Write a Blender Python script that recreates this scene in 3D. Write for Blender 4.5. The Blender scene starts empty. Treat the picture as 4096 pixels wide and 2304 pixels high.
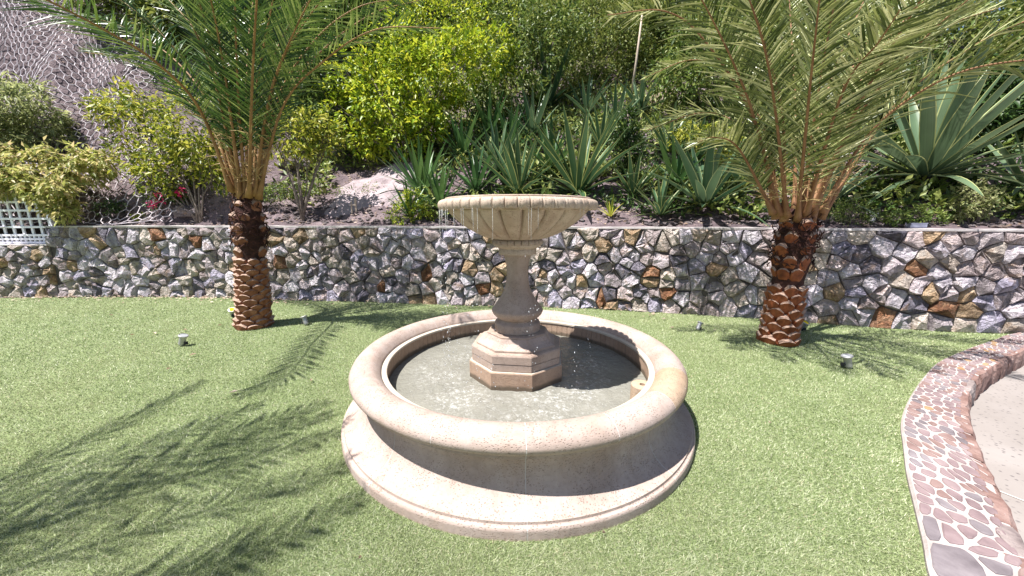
import bpy, math, random
import numpy as np
from mathutils import Vector, Matrix, noise, Euler

R = random.Random(7)
NR = np.random.default_rng(11)
C = bpy.context.scene.collection
SC = bpy.context.scene

# ---------------------------------------------------------------- camera, sky, sun, exposure
PITCH = math.radians(10.966)
FPX, CAMH = 1428.58, 1.6            # focal length in pixels of the 4096 wide photograph
cd = bpy.data.cameras.new('camera'); cam = bpy.data.objects.new('camera', cd); C.objects.link(cam)
cam.location = (0, 0, CAMH); cam.rotation_euler = (math.pi/2 - PITCH, 0, 0)
cd.sensor_width = 36; cd.lens = 36*FPX/4096; cd.clip_start = .05; cd.clip_end = 300
SC.camera = cam
SUN_EL = math.radians(67.0)
SUN_H = Vector((-.885, -.465, 0)).normalized()            # horizontal direction towards the sun
SUN_V = Vector((SUN_H.x*math.cos(SUN_EL), SUN_H.y*math.cos(SUN_EL), math.sin(SUN_EL)))
w = bpy.data.worlds.new('World'); SC.world = w; w.use_nodes = True
nt = w.node_tree; bg = nt.nodes['Background']; bg.inputs['Strength'].default_value = .065
sk = nt.nodes.new('ShaderNodeTexSky'); sk.sky_type = 'NISHITA'; sk.sun_disc = False
sk.sun_elevation = SUN_EL; sk.sun_rotation = math.atan2(SUN_H.x, SUN_H.y)
nt.links.new(sk.outputs['Color'], bg.inputs['Color'])
sl = bpy.data.lights.new('sun', 'SUN'); sl.energy = 5.0; sl.angle = math.radians(.5); sl.color = (1, .965, .92)
so = bpy.data.objects.new('sun', sl); C.objects.link(so)
so.rotation_euler = SUN_V.to_track_quat('Z', 'Y').to_euler(); so.location = (-6, -4, 14)
SC.view_settings.view_transform = 'Standard'; SC.view_settings.look = 'None'
SC.view_settings.exposure = 1.18; SC.view_settings.gamma = 1; SC.view_settings.use_curve_mapping = False
SC.render.engine = 'CYCLES'
SC.cycles.max_bounces = 6; SC.cycles.diffuse_bounces = 2; SC.cycles.transparent_max_bounces = 12

# ---------------------------------------------------------------- photograph pixel -> place
cP, sP = math.cos(PITCH), math.sin(PITCH)
def ray(x, y):
    a = (x-2048)/FPX; b = -(y-1152)/FPX
    return (a, cP+b*sP, b*cP-sP)
def ground(x, y, z=0.0):
    d = ray(x, y); k = (z-CAMH)/d[2]; return Vector((d[0]*k, d[1]*k, z))
def at_y(x, y, Y):
    d = ray(x, y); k = Y/d[1]; return Vector((d[0]*k, Y, CAMH+d[2]*k))

# ---------------------------------------------------------------- object helpers
def mesh(name, V, F, mats=None, smooth=False, uv=None, fm=None):
    me = bpy.data.meshes.new(name); me.from_pydata([tuple(v) for v in V], [], F)
    for m in (mats if isinstance(mats, (list, tuple)) else [mats] if mats else []): me.materials.append(m)
    if smooth: me.polygons.foreach_set('use_smooth', [True]*len(me.polygons))
    if fm: me.polygons.foreach_set('material_index', fm)
    if uv is not None:
        l = me.uv_layers.new(name='UVMap')
        for lp in me.loops: l.data[lp.index].uv = uv[lp.vertex_index]
    me.update(); return me
def npmesh(name, V, F, mat, smooth=False):
    V = np.asarray(V, np.float32); F = np.asarray(F, np.int32); k = F.shape[1]
    me = bpy.data.meshes.new(name)
    me.vertices.add(len(V)); me.vertices.foreach_set('co', V.ravel())
    me.loops.add(F.size); me.loops.foreach_set('vertex_index', F.ravel())
    me.polygons.add(len(F)); me.polygons.foreach_set('loop_start', np.arange(len(F), dtype=np.int32)*k)
    me.materials.append(mat)
    if smooth: me.polygons.foreach_set('use_smooth', np.ones(len(F), bool))
    me.update(calc_edges=True); me.validate(); return me
def link(name, me, parent=None):
    o = bpy.data.objects.new(name, me); C.objects.link(o)
    if parent is not None: attach(o, parent)
    return o
def attach(o, p):
    o.parent = p
    m = Matrix.Identity(4); q = p
    while q is not None: m = (q.matrix_parent_inverse if q.parent else Matrix.Identity(4)) @ q.matrix_basis @ m; q = q.parent
    o.matrix_parent_inverse = m.inverted()
def obj(name, V, F, mat, parent=None, smooth=False, **k): return link(name, mesh(name, V, F, mat, smooth, **k), parent)
def tag(o, label=None, cat=None, group=None, kind=None):
    if label: o['label'] = label
    if cat: o['category'] = cat
    if group: o['group'] = group
    if kind: o['kind'] = kind
    return o
def thing(name, label, cat, loc=(0, 0, 0), group=None):
    o = bpy.data.objects.new(name, None); C.objects.link(o); o.location = loc; o.empty_display_size = .2
    return tag(o, label, cat, group)
class B:
    """collects shapes for one mesh"""
    def __init__(s): s.V = []; s.F = []
    def add(s, V, F):
        n = len(s.V); s.V += [tuple(v) for v in V]; s.F += [tuple(i+n for i in f) for f in F]; return s
    def box(s, c, h, rot=None):
        V = [Vector((x*h[0], y*h[1], z*h[2])) for x in (-1, 1) for y in (-1, 1) for z in (-1, 1)]
        if rot is not None: V = [rot @ v for v in V]
        return s.add([v+Vector(c) for v in V], [(0,1,3,2),(4,6,7,5),(0,4,5,1),(2,3,7,6),(0,2,6,4),(1,5,7,3)])
    def tube(s, P, r, n=6, cap=True):
        P = [Vector(p) for p in P]; r = r if isinstance(r, (list, tuple)) else [r]*len(P)
        V = []; F = []; up = Vector((.31, .17, .93))
        for i, p in enumerate(P):
            t = (P[min(i+1, len(P)-1)]-P[max(i-1, 0)]).normalized()
            if abs(t.dot(up)) > .97: up = Vector((1, .1, 0))
            a = t.cross(up).normalized(); b = t.cross(a)
            for k in range(n):
                q = 2*math.pi*k/n; V.append(p+(a*math.cos(q)+b*math.sin(q))*r[i])
        for i in range(len(P)-1):
            for k in range(n): F.append((i*n+k, i*n+(k+1) % n, (i+1)*n+(k+1) % n, (i+1)*n+k))
        if cap: F.append(tuple(range(n))[::-1]); F.append(tuple((len(P)-1)*n+k for k in range(n)))
        return s.add(V, F)
    def lathe(s, prof, n=48, c=(0, 0, 0), M=None, closed=True):
        V = []; F = []
        for r, z in prof:
            for k in range(n):
                q = 2*math.pi*k/n; v = Vector((r*math.cos(q), r*math.sin(q), z))
                if M is not None: v = M @ v
                V.append(v+Vector(c))
        for i in range(len(prof)-1):
            for k in range(n): F.append((i*n+k, i*n+(k+1) % n, (i+1)*n+(k+1) % n, (i+1)*n+k))
        if closed: F.append(tuple(range(n))[::-1]); F.append(tuple((len(prof)-1)*n+k for k in range(n)))
        return s.add(V, F)
    def to(s, name, mat, parent=None, smooth=False): return obj(name, s.V, s.F, mat, parent, smooth)
def spline(P, n):
    """Catmull-Rom through the points, n samples"""
    P = [Vector(p) for p in P]; Q = [P[0]*2-P[1]]+P+[P[-1]*2-P[-2]]; out = []
    for i in range(n):
        u = i/(n-1)*(len(P)-1); k = min(int(u), len(P)-2); t = u-k; a, b, c, d = Q[k:k+4]
        out.append(.5*((2*b)+(c-a)*t+(2*a-5*b+4*c-d)*t*t+(3*b-a-3*c+d)*t**3))
    return out
def lerp(a, b, t): return a+(b-a)*t
def sstep(a, b, x):
    t = np.clip((x-a)/(b-a), 0, 1); return t*t*(3-2*t)

# ---------------------------------------------------------------- materials
class N:
    def __init__(s, name):
        s.m = bpy.data.materials.new(name); s.m.use_nodes = True; s.t = s.m.node_tree
        s.p = s.t.nodes['Principled BSDF']; s.out = s.t.nodes['Material Output']
    def n(s, typ, **k):
        o = s.t.nodes.new('ShaderNode'+typ)
        for a, v in k.items(): setattr(o, a, v)
        return o
    def l(s, a, b): s.t.links.new(a, b); return s
    def setp(s, **k):
        for a, v in k.items(): s.p.inputs[a.replace('_', ' ')].default_value = v
        return s
    def pos(s): return s.n('NewGeometry').outputs['Position']
    def objc(s): return s.n('TexCoord').outputs['Object']
    def mapping(s, v, sc):
        m = s.n('Mapping'); s.l(v, m.inputs['Vector']); m.inputs['Scale'].default_value = sc; return m.outputs[0]
    def mixv(s, v, scale, amt):
        t = s.n('TexNoise'); s.l(v, t.inputs['Vector']); t.inputs['Scale'].default_value = scale; t.inputs['Detail'].default_value = 3
        a = s.n('VectorMath', operation='SCALE'); s.l(t.outputs['Color'], a.inputs[0]); a.inputs['Scale'].default_value = amt
        b = s.n('VectorMath', operation='ADD'); s.l(v, b.inputs[0]); s.l(a.outputs[0], b.inputs[1]); return b.outputs[0]
    def noise(s, v, scale, detail=4, rough=.6, dist=0):
        t = s.n('TexNoise'); s.l(v, t.inputs['Vector']); t.inputs['Scale'].default_value = scale
        t.inputs['Detail'].default_value = detail; t.inputs['Roughness'].default_value = rough; t.inputs['Distortion'].default_value = dist
        return t.outputs['Fac']
    def ramp(s, fac, stops, const=False):
        r = s.n('ValToRGB'); e = r.color_ramp.elements
        if const: r.color_ramp.interpolation = 'CONSTANT'
        while len(e) < len(stops): e.new(.5)
        for i, (p, c) in enumerate(stops):
            e[i].position = p; e[i].color = (*c, 1) if len(c) == 3 else c
        s.l(fac, r.inputs[0]); return r.outputs[0]
    def mix(s, fac, a, b, mode='MIX'):
        m = s.n('Mix', data_type='RGBA', blend_type=mode)
        for v, i in ((fac, 0), (a, 6), (b, 7)):
            if hasattr(v, 'links'): s.l(v, m.inputs[i])
            else: m.inputs[i].default_value = v if i == 0 else (*v, 1)
        return m.outputs[2]
    def math(s, op, a, b=0.0, c=None):
        m = s.n('Math', operation=op)
        for i, v in enumerate((a, b) if c is None else (a, b, c)):
            if hasattr(v, 'links'): s.l(v, m.inputs[i])
            else: m.inputs[i].default_value = v
        return m.outputs[0]
    def bump(s, h, strength=.3, dist=.01):
        b = s.n('Bump'); b.inputs['Strength'].default_value = strength; b.inputs['Distance'].default_value = dist
        s.l(h, b.inputs['Height']); s.l(b.outputs[0], s.p.inputs['Normal']); return s
    def col(s, c): s.l(c, s.p.inputs['Base Color']); return s
G3 = lambda v: (v, v, v)

def rockmat(name, a, b, c, scale=6, stain=.5, bs=1.0):
    m = N(name); p = m.pos()
    n1 = m.noise(p, scale, 5, .65, .4); n2 = m.noise(p, scale*5, 6, .7)
    base = m.ramp(n1, [(.3, a), (.5, b), (.72, c)])
    base = m.mix(.55, base, m.ramp(n2, [(.28, G3(.3)), (.48, G3(.95)), (.8, G3(1.1))]), 'MULTIPLY')
    base = m.mix(m.ramp(m.noise(p, 4.3, 4, .65, .8), [(.54, G3(0)), (.70, G3(.6))]), base, (.44, .27, .15))
    drip = m.noise(m.mapping(p, (9, 9, .7)), 1.0, 4, .6)                 # rain stains running down
    base = m.mix(m.math('MULTIPLY', m.ramp(drip, [(.52, G3(0)), (.68, G3(1))]), stain), base, (.055, .045, .05))
    info = m.n('ObjectInfo')
    hs = m.n('HueSaturation'); m.l(base, hs.inputs['Color']); m.l(m.math('MULTIPLY_ADD', info.outputs['Random'], .55, .75), hs.inputs['Value'])
    m.col(hs.outputs[0]); m.setp(Roughness=.85); m.p.inputs['Specular IOR Level'].default_value = .25
    v = m.n('TexVoronoi'); m.l(m.mixv(p, 9, .05), v.inputs['Vector']); v.inputs['Scale'].default_value = scale*2.1
    sp = m.n('SeparateColor'); m.l(v.outputs['Color'], sp.inputs[0])
    h = m.math('ADD', m.math('MULTIPLY', n2, 1.2), m.math('MULTIPLY', m.noise(p, scale*1.7, 4, .6, 1.5), 2.4))
    h = m.math('ADD', h, m.math('MULTIPLY', sp.outputs[0], 1.0))
    m.bump(h, bs, .06); return m.m
STONES = [
    rockmat('pale grey stone', (.45, .40, .47), (.79, .715, .78), (.93, .86, .88)),
    rockmat('blue grey stone', (.36, .325, .43), (.60, .55, .69), (.82, .77, .85)),
    rockmat('mid grey stone', (.34, .28, .31), (.62, .53, .56), (.82, .72, .73)),
    rockmat('beige stone', (.42, .34, .29), (.68, .58, .51), (.82, .74, .67)),
    rockmat('tan stone', (.26, .16, .09), (.54, .38, .24), (.72, .58, .44)),
    rockmat('rust stone', (.14, .06, .035), (.36, .17, .09), (.54, .34, .22)),
    rockmat('dark basalt stone', (.09, .08, .10), (.21, .19, .235), (.36, .33, .38)),
    rockmat('pinkish stone', (.36, .27, .27), (.62, .51, .51), (.76, .67, .66)),
]
def simple(name, cols, scale=8, rough=.8, bump=.3, bscale=60, bd=.01, spec=.3, metal=0):
    m = N(name); p = m.pos(); n1 = m.noise(p, scale, 6, .6)
    k = len(cols); m.col(m.ramp(n1, [(.3+.4*i/max(1, k-1), c) for i, c in enumerate(cols)]) if k > 1 else m.ramp(n1, [(0, cols[0]), (1, cols[0])]))
    m.setp(Roughness=rough, Metallic=metal); m.p.inputs['Specular IOR Level'].default_value = spec
    if bump: m.bump(m.noise(p, bscale, 6, .65), bump, bd)
    return m.m
def leafmat(name, cols, rough=.45, transl=.35, tcol=None, spec=.3, uvedge=None, vary=.5):
    m = N(name); g = m.n('NewGeometry'); info = m.n('ObjectInfo')
    rnd = m.math('FRACT', m.math('ADD', g.outputs['Random Per Island'], info.outputs['Random']))
    k = len(cols); c = m.ramp(rnd, [(i/max(1, k-1), q) for i, q in enumerate(cols)])
    n1 = m.noise(g.outputs['Position'], 1.6, 2)
    c = m.mix(vary, c, m.ramp(n1, [(.3, G3(.55)), (.7, G3(1.25))]), 'MULTIPLY')
    if uvedge:
        uv = m.n('UVMap'); sx = m.n('SeparateXYZ'); m.l(uv.outputs[0], sx.inputs[0])
        ax = m.math('ABSOLUTE', sx.outputs[0])
        st = m.noise(m.mapping(uv.outputs[0], (14, .7, 1)), 1, 3)
        c = m.mix(.6, c, m.ramp(st, [(.3, G3(.62)), (.7, G3(1.2))]), 'MULTIPLY')
        c = m.mix(m.ramp(ax, [(uvedge[1], G3(0)), (uvedge[1]+.08, G3(1))]), c, uvedge[0])
        tip = m.ramp(sx.outputs[1], [(.955, G3(0)), (.985, G3(1))]); c = m.mix(tip, c, (.06, .03, .02))
    m.col(c); m.setp(Roughness=rough); m.p.inputs['Specular IOR Level'].default_value = spec
    t = m.n('BsdfTranslucent'); hs = m.n('HueSaturation'); hs.inputs['Value'].default_value = 1.6; hs.inputs['Hue'].default_value = .485
    m.l(c, hs.inputs['Color']); m.l(hs.outputs[0], t.inputs['Color'])
    mx = m.n('MixShader'); mx.inputs[0].default_value = transl
    m.l(m.p.outputs[0], mx.inputs[1]); m.l(t.outputs[0], mx.inputs[2]); m.l(mx.outputs[0], m.out.inputs['Surface'])
    return m.m

def travertine(name, a, b, c, brown=.35, tide=False):
    m = N(name); p = m.pos()
    n1 = m.noise(p, 3.2, 5, .6, .5); n2 = m.noise(p, 26, 6, .7)
    base = m.ramp(n1, [(.28, a), (.5, b), (.74, c)])
    base = m.mix(.55, base, m.ramp(n2, [(.3, G3(.7)), (.52, G3(1.0)), (.75, G3(1.1))]), 'MULTIPLY')
    br = m.ramp(m.noise(m.mapping(p, (7, 7, 2.5)), 1, 5, .7, .3), [(.52, G3(0)), (.75, G3(1))])
    base = m.mix(m.math('MULTIPLY', br, brown), base, (.34, .22, .14))
    v = m.n('TexVoronoi'); m.l(m.mapping(p, (1, 1, 1.8)), v.inputs['Vector']); v.inputs['Scale'].default_value = 70
    pit = m.math('MULTIPLY', m.ramp(v.outputs['Distance'], [(.18, G3(1)), (.36, G3(0))]), m.ramp(m.noise(p, 8, 5, .75), [(.42, G3(0)), (.54, G3(1))]))
    base = m.mix(m.math('MULTIPLY', pit, .6), base, (.14, .09, .065))
    dst = m.ramp(m.noise(m.mapping(p, (11, 11, 1.1)), 1, 5, .65, .4), [(.54, G3(0)), (.8, G3(.35))])       # water streaks running down
    base = m.mix(dst, base, (.20, .15, .115))
    if tide:
        sz = m.n('SeparateXYZ'); m.l(m.mixv(p, 12, .03), sz.inputs[0])
        base = m.mix(m.ramp(sz.outputs[2], [(.328, G3(.8)), (.352, G3(0))]), base, (.085, .07, .05))
    m.col(base); m.setp(Roughness=.72); m.p.inputs['Specular IOR Level'].default_value = .3
    h = m.math('SUBTRACT', m.math('MULTIPLY', n2, .6), m.math('MULTIPLY', pit, .9))
    m.bump(h, .45, .008); return m.m
M_TRAV = travertine('pink travertine', (.335, .255, .215), (.40, .315, .275), (.44, .36, .325), .3)
M_BOWL = travertine('cream travertine', (.36, .265, .20), (.46, .36, .285), (.52, .425, .345), .5)
M_PED = travertine('brown travertine', (.29, .215, .175), (.37, .285, .235), (.42, .335, .285), .45)
M_STAVE = travertine('tan tile', (.30, .20, .14), (.365, .255, .185), (.41, .30, .225), .3, True)
M_PEACH = travertine('peach travertine', (.37, .255, .17), (.42, .305, .215), (.45, .345, .26), .2)
M_GROUT = simple('white grout', [(.43, .385, .355), (.52, .48, .455)], 12)
M_LIP = simple('cream lip stone', [(.44, .375, .305), (.51, .45, .375)], 8)
M_CORE = simple('dark joint mortar', [(.07, .058, .056), (.15, .125, .12)], 7, .95, .6, 30, .03)
M_CAP = simple('pale cap mortar', [(.40, .36, .36), (.62, .58, .57)], 6, .9, .5, 40, .01)
M_SETM = simple('white bedding mortar', [(.31, .265, .25), (.45, .40, .385)], 8, .9, .6, 60, .008)
KSTONES = [
    simple('mauve paving stone', [(.14, .10, .105), (.215, .155, .16), (.28, .22, .22)], 5, .8, .5, 45, .008),
    simple('red brown paving stone', [(.14, .088, .082), (.215, .142, .13), (.28, .20, .185)], 5, .8, .5, 45, .008),
    simple('grey paving stone', [(.105, .088, .096), (.175, .15, .16), (.24, .21, .22)], 5, .8, .5, 45, .008),
    simple('ochre paving stone', [(.21, .12, .055), (.31, .19, .10), (.35, .25, .16)], 5, .8, .5, 45, .008)]
M_EDGE = [simple('red rubble edge', [(.13, .07, .06), (.24, .15, .13), (.33, .23, .205)], 7, .9, .8, 22, .03),
          simple('grey rubble edge', [(.13, .10, .10), (.27, .22, .21), (.40, .34, .32)], 7, .9, .8, 22, .03)]
m = N('exposed aggregate paving'); p = m.pos()
n1 = m.noise(p, 1.2, 4); base = m.ramp(n1, [(.3, (.215, .188, .172)), (.7, (.285, .255, .24))])
v = m.n('TexVoronoi'); m.l(p, v.inputs['Vector']); v.inputs['Scale'].default_value = 26
base = m.mix(m.math('MULTIPLY', m.ramp(v.outputs['Distance'], [(.16, G3(1)), (.32, G3(0))]), m.ramp(m.noise(p, 35, 2), [(.42, G3(0)), (.52, G3(.9))])), base, (.11, .095, .095))
m.col(base); m.setp(Roughness=.8); m.bump(m.noise(p, 90, 4), .3, .004); M_PATIO = m.m
m = N('slope earth'); p = m.pos()
n1 = m.noise(p, 1.1, 6, .65, .4); n2 = m.noise(p, 11, 6, .7)
base = m.ramp(n1, [(.28, (.07, .05, .058)), (.5, (.17, .125, .135)), (.72, (.31, .245, .255))])
base = m.mix(.7, base, m.ramp(n2, [(.28, G3(.3)), (.6, G3(1.1))]), 'MULTIPLY')
m.col(base); m.setp(Roughness=.95); m.bump(m.math('ADD', n2, m.math('MULTIPLY', n1, 1.5)), 1.0, .08); M_EARTH = m.m
m = N('turf base'); p = m.pos()
m.col(m.ramp(m.noise(p, 60, 4), [(.3, (.08, .11, .04)), (.7, (.22, .265, .115))])); m.setp(Roughness=.95); M_TURF = m.m
m = N('turf blade'); g = m.n('NewGeometry')
c = m.ramp(g.outputs['Random Per Island'], [(0, (.15, .21, .08)), (.3, (.29, .36, .165)), (.6, (.44, .485, .285)), (.85, (.62, .645, .46)), (.95, (.72, .72, .54)), (1, (.62, .50, .35))])
c = m.mix(.6, c, m.ramp(m.noise(g.outputs['Position'], .9, 4, .6), [(.3, (.74, .8, .70)), (.72, (1.2, 1.17, 1.2))]), 'MULTIPLY')
c = m.mix(m.ramp(m.noise(g.outputs['Position'], .55, 5, .65, .5), [(.46, G3(0)), (.72, G3(.55))]), c, (.50, .50, .30))
m.col(c); m.setp(Roughness=.5); m.p.inputs['Specular IOR Level'].default_value = .35
t = m.n('BsdfTranslucent'); m.l(c, t.inputs['Color']); mx = m.n('MixShader'); mx.inputs[0].default_value = .3
m.l(m.p.outputs[0], mx.inputs[1]); m.l(t.outputs[0], mx.inputs[2]); m.l(mx.outputs[0], m.out.inputs['Surface']); M_BLADE = m.m

L_PALM = leafmat('dark palm leaflet', [(.014, .042, .010), (.05, .11, .022), (.12, .20, .04), (.30, .37, .11)], .33, .15, spec=.5)
L_PALM2 = leafmat('olive palm leaflet', [(.04, .065, .014), (.14, .18, .05), (.31, .345, .12), (.62, .62, .34)], .33, .15, spec=.5)
M_RACHIS = simple('orange palm stalk', [(.22, .11, .042), (.40, .225, .095)], 6, .6, .1)
M_RACHIS2 = simple('brown palm stalk', [(.19, .085, .042), (.33, .18, .09)], 6, .6, .1)
M_SPINE = simple('yellow thorn', [(.42, .28, .12), (.58, .44, .22)], 6, .5, 0)
M_BOOT = simple('cut leaf base', [(.13, .042, .022), (.25, .095, .05), (.35, .165, .10)], 9, .75, .5, 50, .008)
M_BOOT2 = simple('red leaf base', [(.11, .028, .012), (.24, .065, .024), (.36, .13, .06)], 9, .6, .5, 50, .008)
M_BOOTCUT = simple('weathered cut face', [(.26, .16, .115), (.42, .30, .235)], 14, .8, .4)
M_FIBRE = simple('dark palm fibre', [(.022, .010, .009), (.055, .022, .017), (.10, .04, .03)], 14, .95, .9, 40, .02)
L_LIME = leafmat('lime leaf', [(.06, .125, .012), (.19, .29, .018), (.36, .44, .03), (.52, .54, .06)], .42, .3)
L_YEL = leafmat('yellow green leaf', [(.05, .09, .012), (.17, .22, .025), (.33, .36, .04), (.48, .46, .09)], .42, .3)
L_CREEP = leafmat('pale creeper leaf', [(.16, .20, .05), (.30, .33, .09), (.44, .43, .16), (.52, .42, .22)], .45, .4)
L_MID = leafmat('mid green leaf', [(.05, .09, .018), (.09, .15, .03), (.16, .22, .05), (.24, .28, .07)], .45, .22)
L_MID2 = leafmat('olive green leaf', [(.05, .085, .015), (.11, .16, .03), (.20, .24, .055), (.30, .32, .10)], .45, .22)
L_DARK = leafmat('dark green leaf', [(.016, .038, .010), (.035, .075, .016), (.07, .125, .03)], .45, .18)
L_FERN = leafmat('grey green leaf', [(.12, .16, .06), (.23, .27, .11), (.36, .38, .18)], .5, .4)
L_WEED = leafmat('weed leaf', [(.13, .16, .06), (.24, .26, .11), (.34, .34, .17)], .5, .35)
L_DRY = leafmat('dry leaf', [(.26, .17, .12), (.42, .32, .24), (.55, .46, .38)], .7, .2)
L_AGAVE = leafmat('blue green agave leaf', [(.03, .075, .04), (.055, .11, .055), (.09, .15, .08)], .36, .15, uvedge=((.30, .34, .16), .86))
L_AGAVE2 = leafmat('striped agave leaf', [(.04, .095, .042), (.07, .135, .06)], .36, .15, uvedge=((.34, .36, .13), .78))
L_AGAVE3 = leafmat('green strap leaf', [(.03, .085, .028), (.055, .13, .04), (.09, .17, .05)], .38, .18, uvedge=((.09, .15, .05), .93))
L_AGAVEB = leafmat('giant agave leaf', [(.085, .14, .075), (.14, .20, .11)], .38, .15, uvedge=((.40, .42, .18), .84))
L_PINK = leafmat('pink petal', [(.55, .02, .10), (.7, .05, .18)], .5, .4)
M_BARK = simple('grey bark', [(.13, .10, .085), (.27, .22, .19)], 12, .9, .6, 40, .01)
M_STALK = simple('pale dry stalk', [(.42, .33, .26), (.56, .46, .38)], 8, .8, .3)
M_STEEL = simple('brushed spot metal', [(.36, .35, .36), (.52, .51, .52)], 20, .45, .1, 100, .002, .5, .6)
M_BLACK = simple('black rubber', [(.02, .02, .022), (.035, .035, .04)], 20, .6, .1)
M_LENS = N('amber lens'); M_LENS.setp(Base_Color=(.75, .55, .02, 1), Roughness=.12); M_LENS = M_LENS.m
M_GLASS = simple('frosted lamp glass', [(.30, .31, .33), (.36, .37, .39)], 9, .2, 0)
M_WHITE = simple('white lattice plastic', [(.84, .82, .92), (.88, .87, .93)], 4, .5, .05)
M_WIRE = simple('pale net wire', [(.42, .37, .40), (.60, .55, .58)], 5, .6, 0)
M_GREYBOX = simple('blue grey plastic', [(.30, .31, .42), (.40, .40, .52)], 5, .5, .1)
M_SLAB = simple('mauve bank rock', [(.20, .155, .165), (.36, .295, .31), (.47, .395, .41)], 2.2, .95, 1.0, 9, .08)
M_ROCK = rockmat('rubble rock', (.11, .09, .095), (.24, .20, .205), (.38, .33, .34), 5, .1)
m = N('fountain water'); oc = m.objc(); p = oc
sep = m.n('SeparateXYZ'); m.l(oc, sep.inputs[0])
rr = m.math('SQRT', m.math('ADD', m.math('MULTIPLY', sep.outputs[0], sep.outputs[0]), m.math('MULTIPLY', sep.outputs[1], sep.outputs[1])))
ring = m.ramp(rr, [(.36, G3(0)), (.52, G3(1)), (.74, G3(1)), (.98, G3(0))])
fo = m.math('MULTIPLY', m.ramp(m.noise(p, 27, 8, .8, .5), [(.50, G3(0)), (.66, G3(1))]), m.math('MULTIPLY', ring, m.ramp(m.noise(p, 3.0, 2), [(.40, G3(.08)), (.62, G3(1))])))
base = m.mix(m.noise(p, 2.2, 3), (.16, .157, .135), (.30, .29, .25))
m.col(m.mix(m.math('MULTIPLY', fo, .75), base, (.74, .74, .74)))
m.setp(Roughness=.06, IOR=1.33, Alpha=.9); m.p.inputs['Specular IOR Level'].default_value = .8
h = m.math('ADD', m.noise(p, 9, 4, .6, 1.0), m.math('MULTIPLY', m.noise(p, 34, 3, .6, .6), .45))
m.bump(h, .6, .03); M_WATER = m.m
M_DROP = N('water drop'); M_DROP.setp(Base_Color=(.95, .96, .97, 1), Roughness=.05, IOR=1.33, Transmission_Weight=.6); M_DROP = M_DROP.m

# ---------------------------------------------------------------- the wall line (foot of its face) and the slope behind it
WALL = [(-15, 6.9), (-12.5, 7.12), (-10.6, 7.22), (-8.64, 7.3), (-6.5, 7.28), (-4.82, 7.08), (-2.69, 6.83), (-1.43, 6.65),
        (1.16, 6.36), (2.82, 5.98), (4.0, 5.66), (4.66, 5.42), (5.33, 5.2), (6.19, 5.0), (7.11, 4.84), (9, 4.5), (12, 4.1)]
WS = [v for v in spline([(x, y, 0) for x, y in WALL], 240)]
WX = np.array([v.x for v in WS]); WY = np.array([v.y for v in WS])
WA = np.concatenate([[0], np.cumsum(np.hypot(np.diff(WX), np.diff(WY)))])
S0 = float(np.interp(-9.38, WX, WA))                       # where the low stretch under the lattice ends
WT = 1.45
def wp(s, o, z):
    x = float(np.interp(s, WA, WX)); y = float(np.interp(s, WA, WY)); e = .25
    tx = float(np.interp(s+e, WA, WX)-np.interp(s-e, WA, WX)); ty = float(np.interp(s+e, WA, WY)-np.interp(s-e, WA, WY))
    l = math.hypot(tx, ty); return Vector((x+ty/l*o, y-tx/l*o, z))     # o > 0 towards the lawn
GX = np.arange(-17, 15.01, .14); GY = np.arange(4.0, 30, .14)
def hill_raw(X, Y):
    d = np.maximum(0, (Y-np.interp(X, WX, WY)-.28)*.95)
    mid = .04+np.where(d < .5, d*.30, .15+(d-.5)*.62)+.25*sstep(2.6, 3.6, d)+.2*np.maximum(0, d-5)
    lef = .02+1.0*sstep(.1, .9, d)+.12*d+2.3*np.maximum(0, d-1.5)
    lw = 1-sstep(-6.6, -4.6, X+.12*d)
    return WT-.03+mid*(1-lw)+lef*lw, d, lw
XX, YY = np.meshgrid(GX, GY); HH, DD, LW = hill_raw(XX, YY)
NZ = np.array([[noise.fractal(Vector((x*.9, y*.9, 3.1)), 1.0, 2.1, 5) for x in GX] for y in GY])
NZ2 = np.array([[noise.noise(Vector((x*3.1, y*3.1, 7.7))) for x in GX] for y in GY])
HH = HH+(NZ*.26+NZ2*.10)*np.clip(DD*1.6, .0, 1)*(1+.9*LW)
def hz(x, y):
    fx = np.clip((np.asarray(x)-GX[0])/.14, 0, len(GX)-1.001); fy = np.clip((np.asarray(y)-GY[0])/.14, 0, len(GY)-1.001)
    i = fx.astype(int); j = fy.astype(int); a = fx-i; b = fy-j
    return (HH[j, i]*(1-a)+HH[j, i+1]*a)*(1-b)+(HH[j+1, i]*(1-a)+HH[j+1, i+1]*a)*b
def on_hill(px, py):
    """where the line of sight through a photograph pixel meets the slope"""
    d = ray(px, py); T = np.linspace(4.5, 34, 1500)
    x = d[0]*T; y = d[1]*T; z = CAMH+d[2]*T
    ok = (y > np.interp(x, WX, WY)+.3) & (z < hz(x, y)); k = int(np.argmax(ok)) if ok.any() else len(T)-1
    return Vector((x[k], y[k], float(hz(x[k], y[k]))))
ny, nx = XX.shape; keep = (YY > np.interp(XX, WX, WY)+.12)
idx = np.arange(nx*ny).reshape(ny, nx)
q = np.stack([idx[:-1, :-1], idx[:-1, 1:], idx[1:, 1:], idx[1:, :-1]], -1).reshape(-1, 4)
kk = keep.ravel(); q = q[kk[q].all(1)]
V = np.stack([XX.ravel(), YY.ravel(), HH.ravel()], -1)
used = np.unique(q); rem = np.zeros(len(V), int); rem[used] = np.arange(len(used))
tag(link('hillside', npmesh('hillside', V[used], rem[q], M_EARTH, True)), kind='structure')

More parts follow.
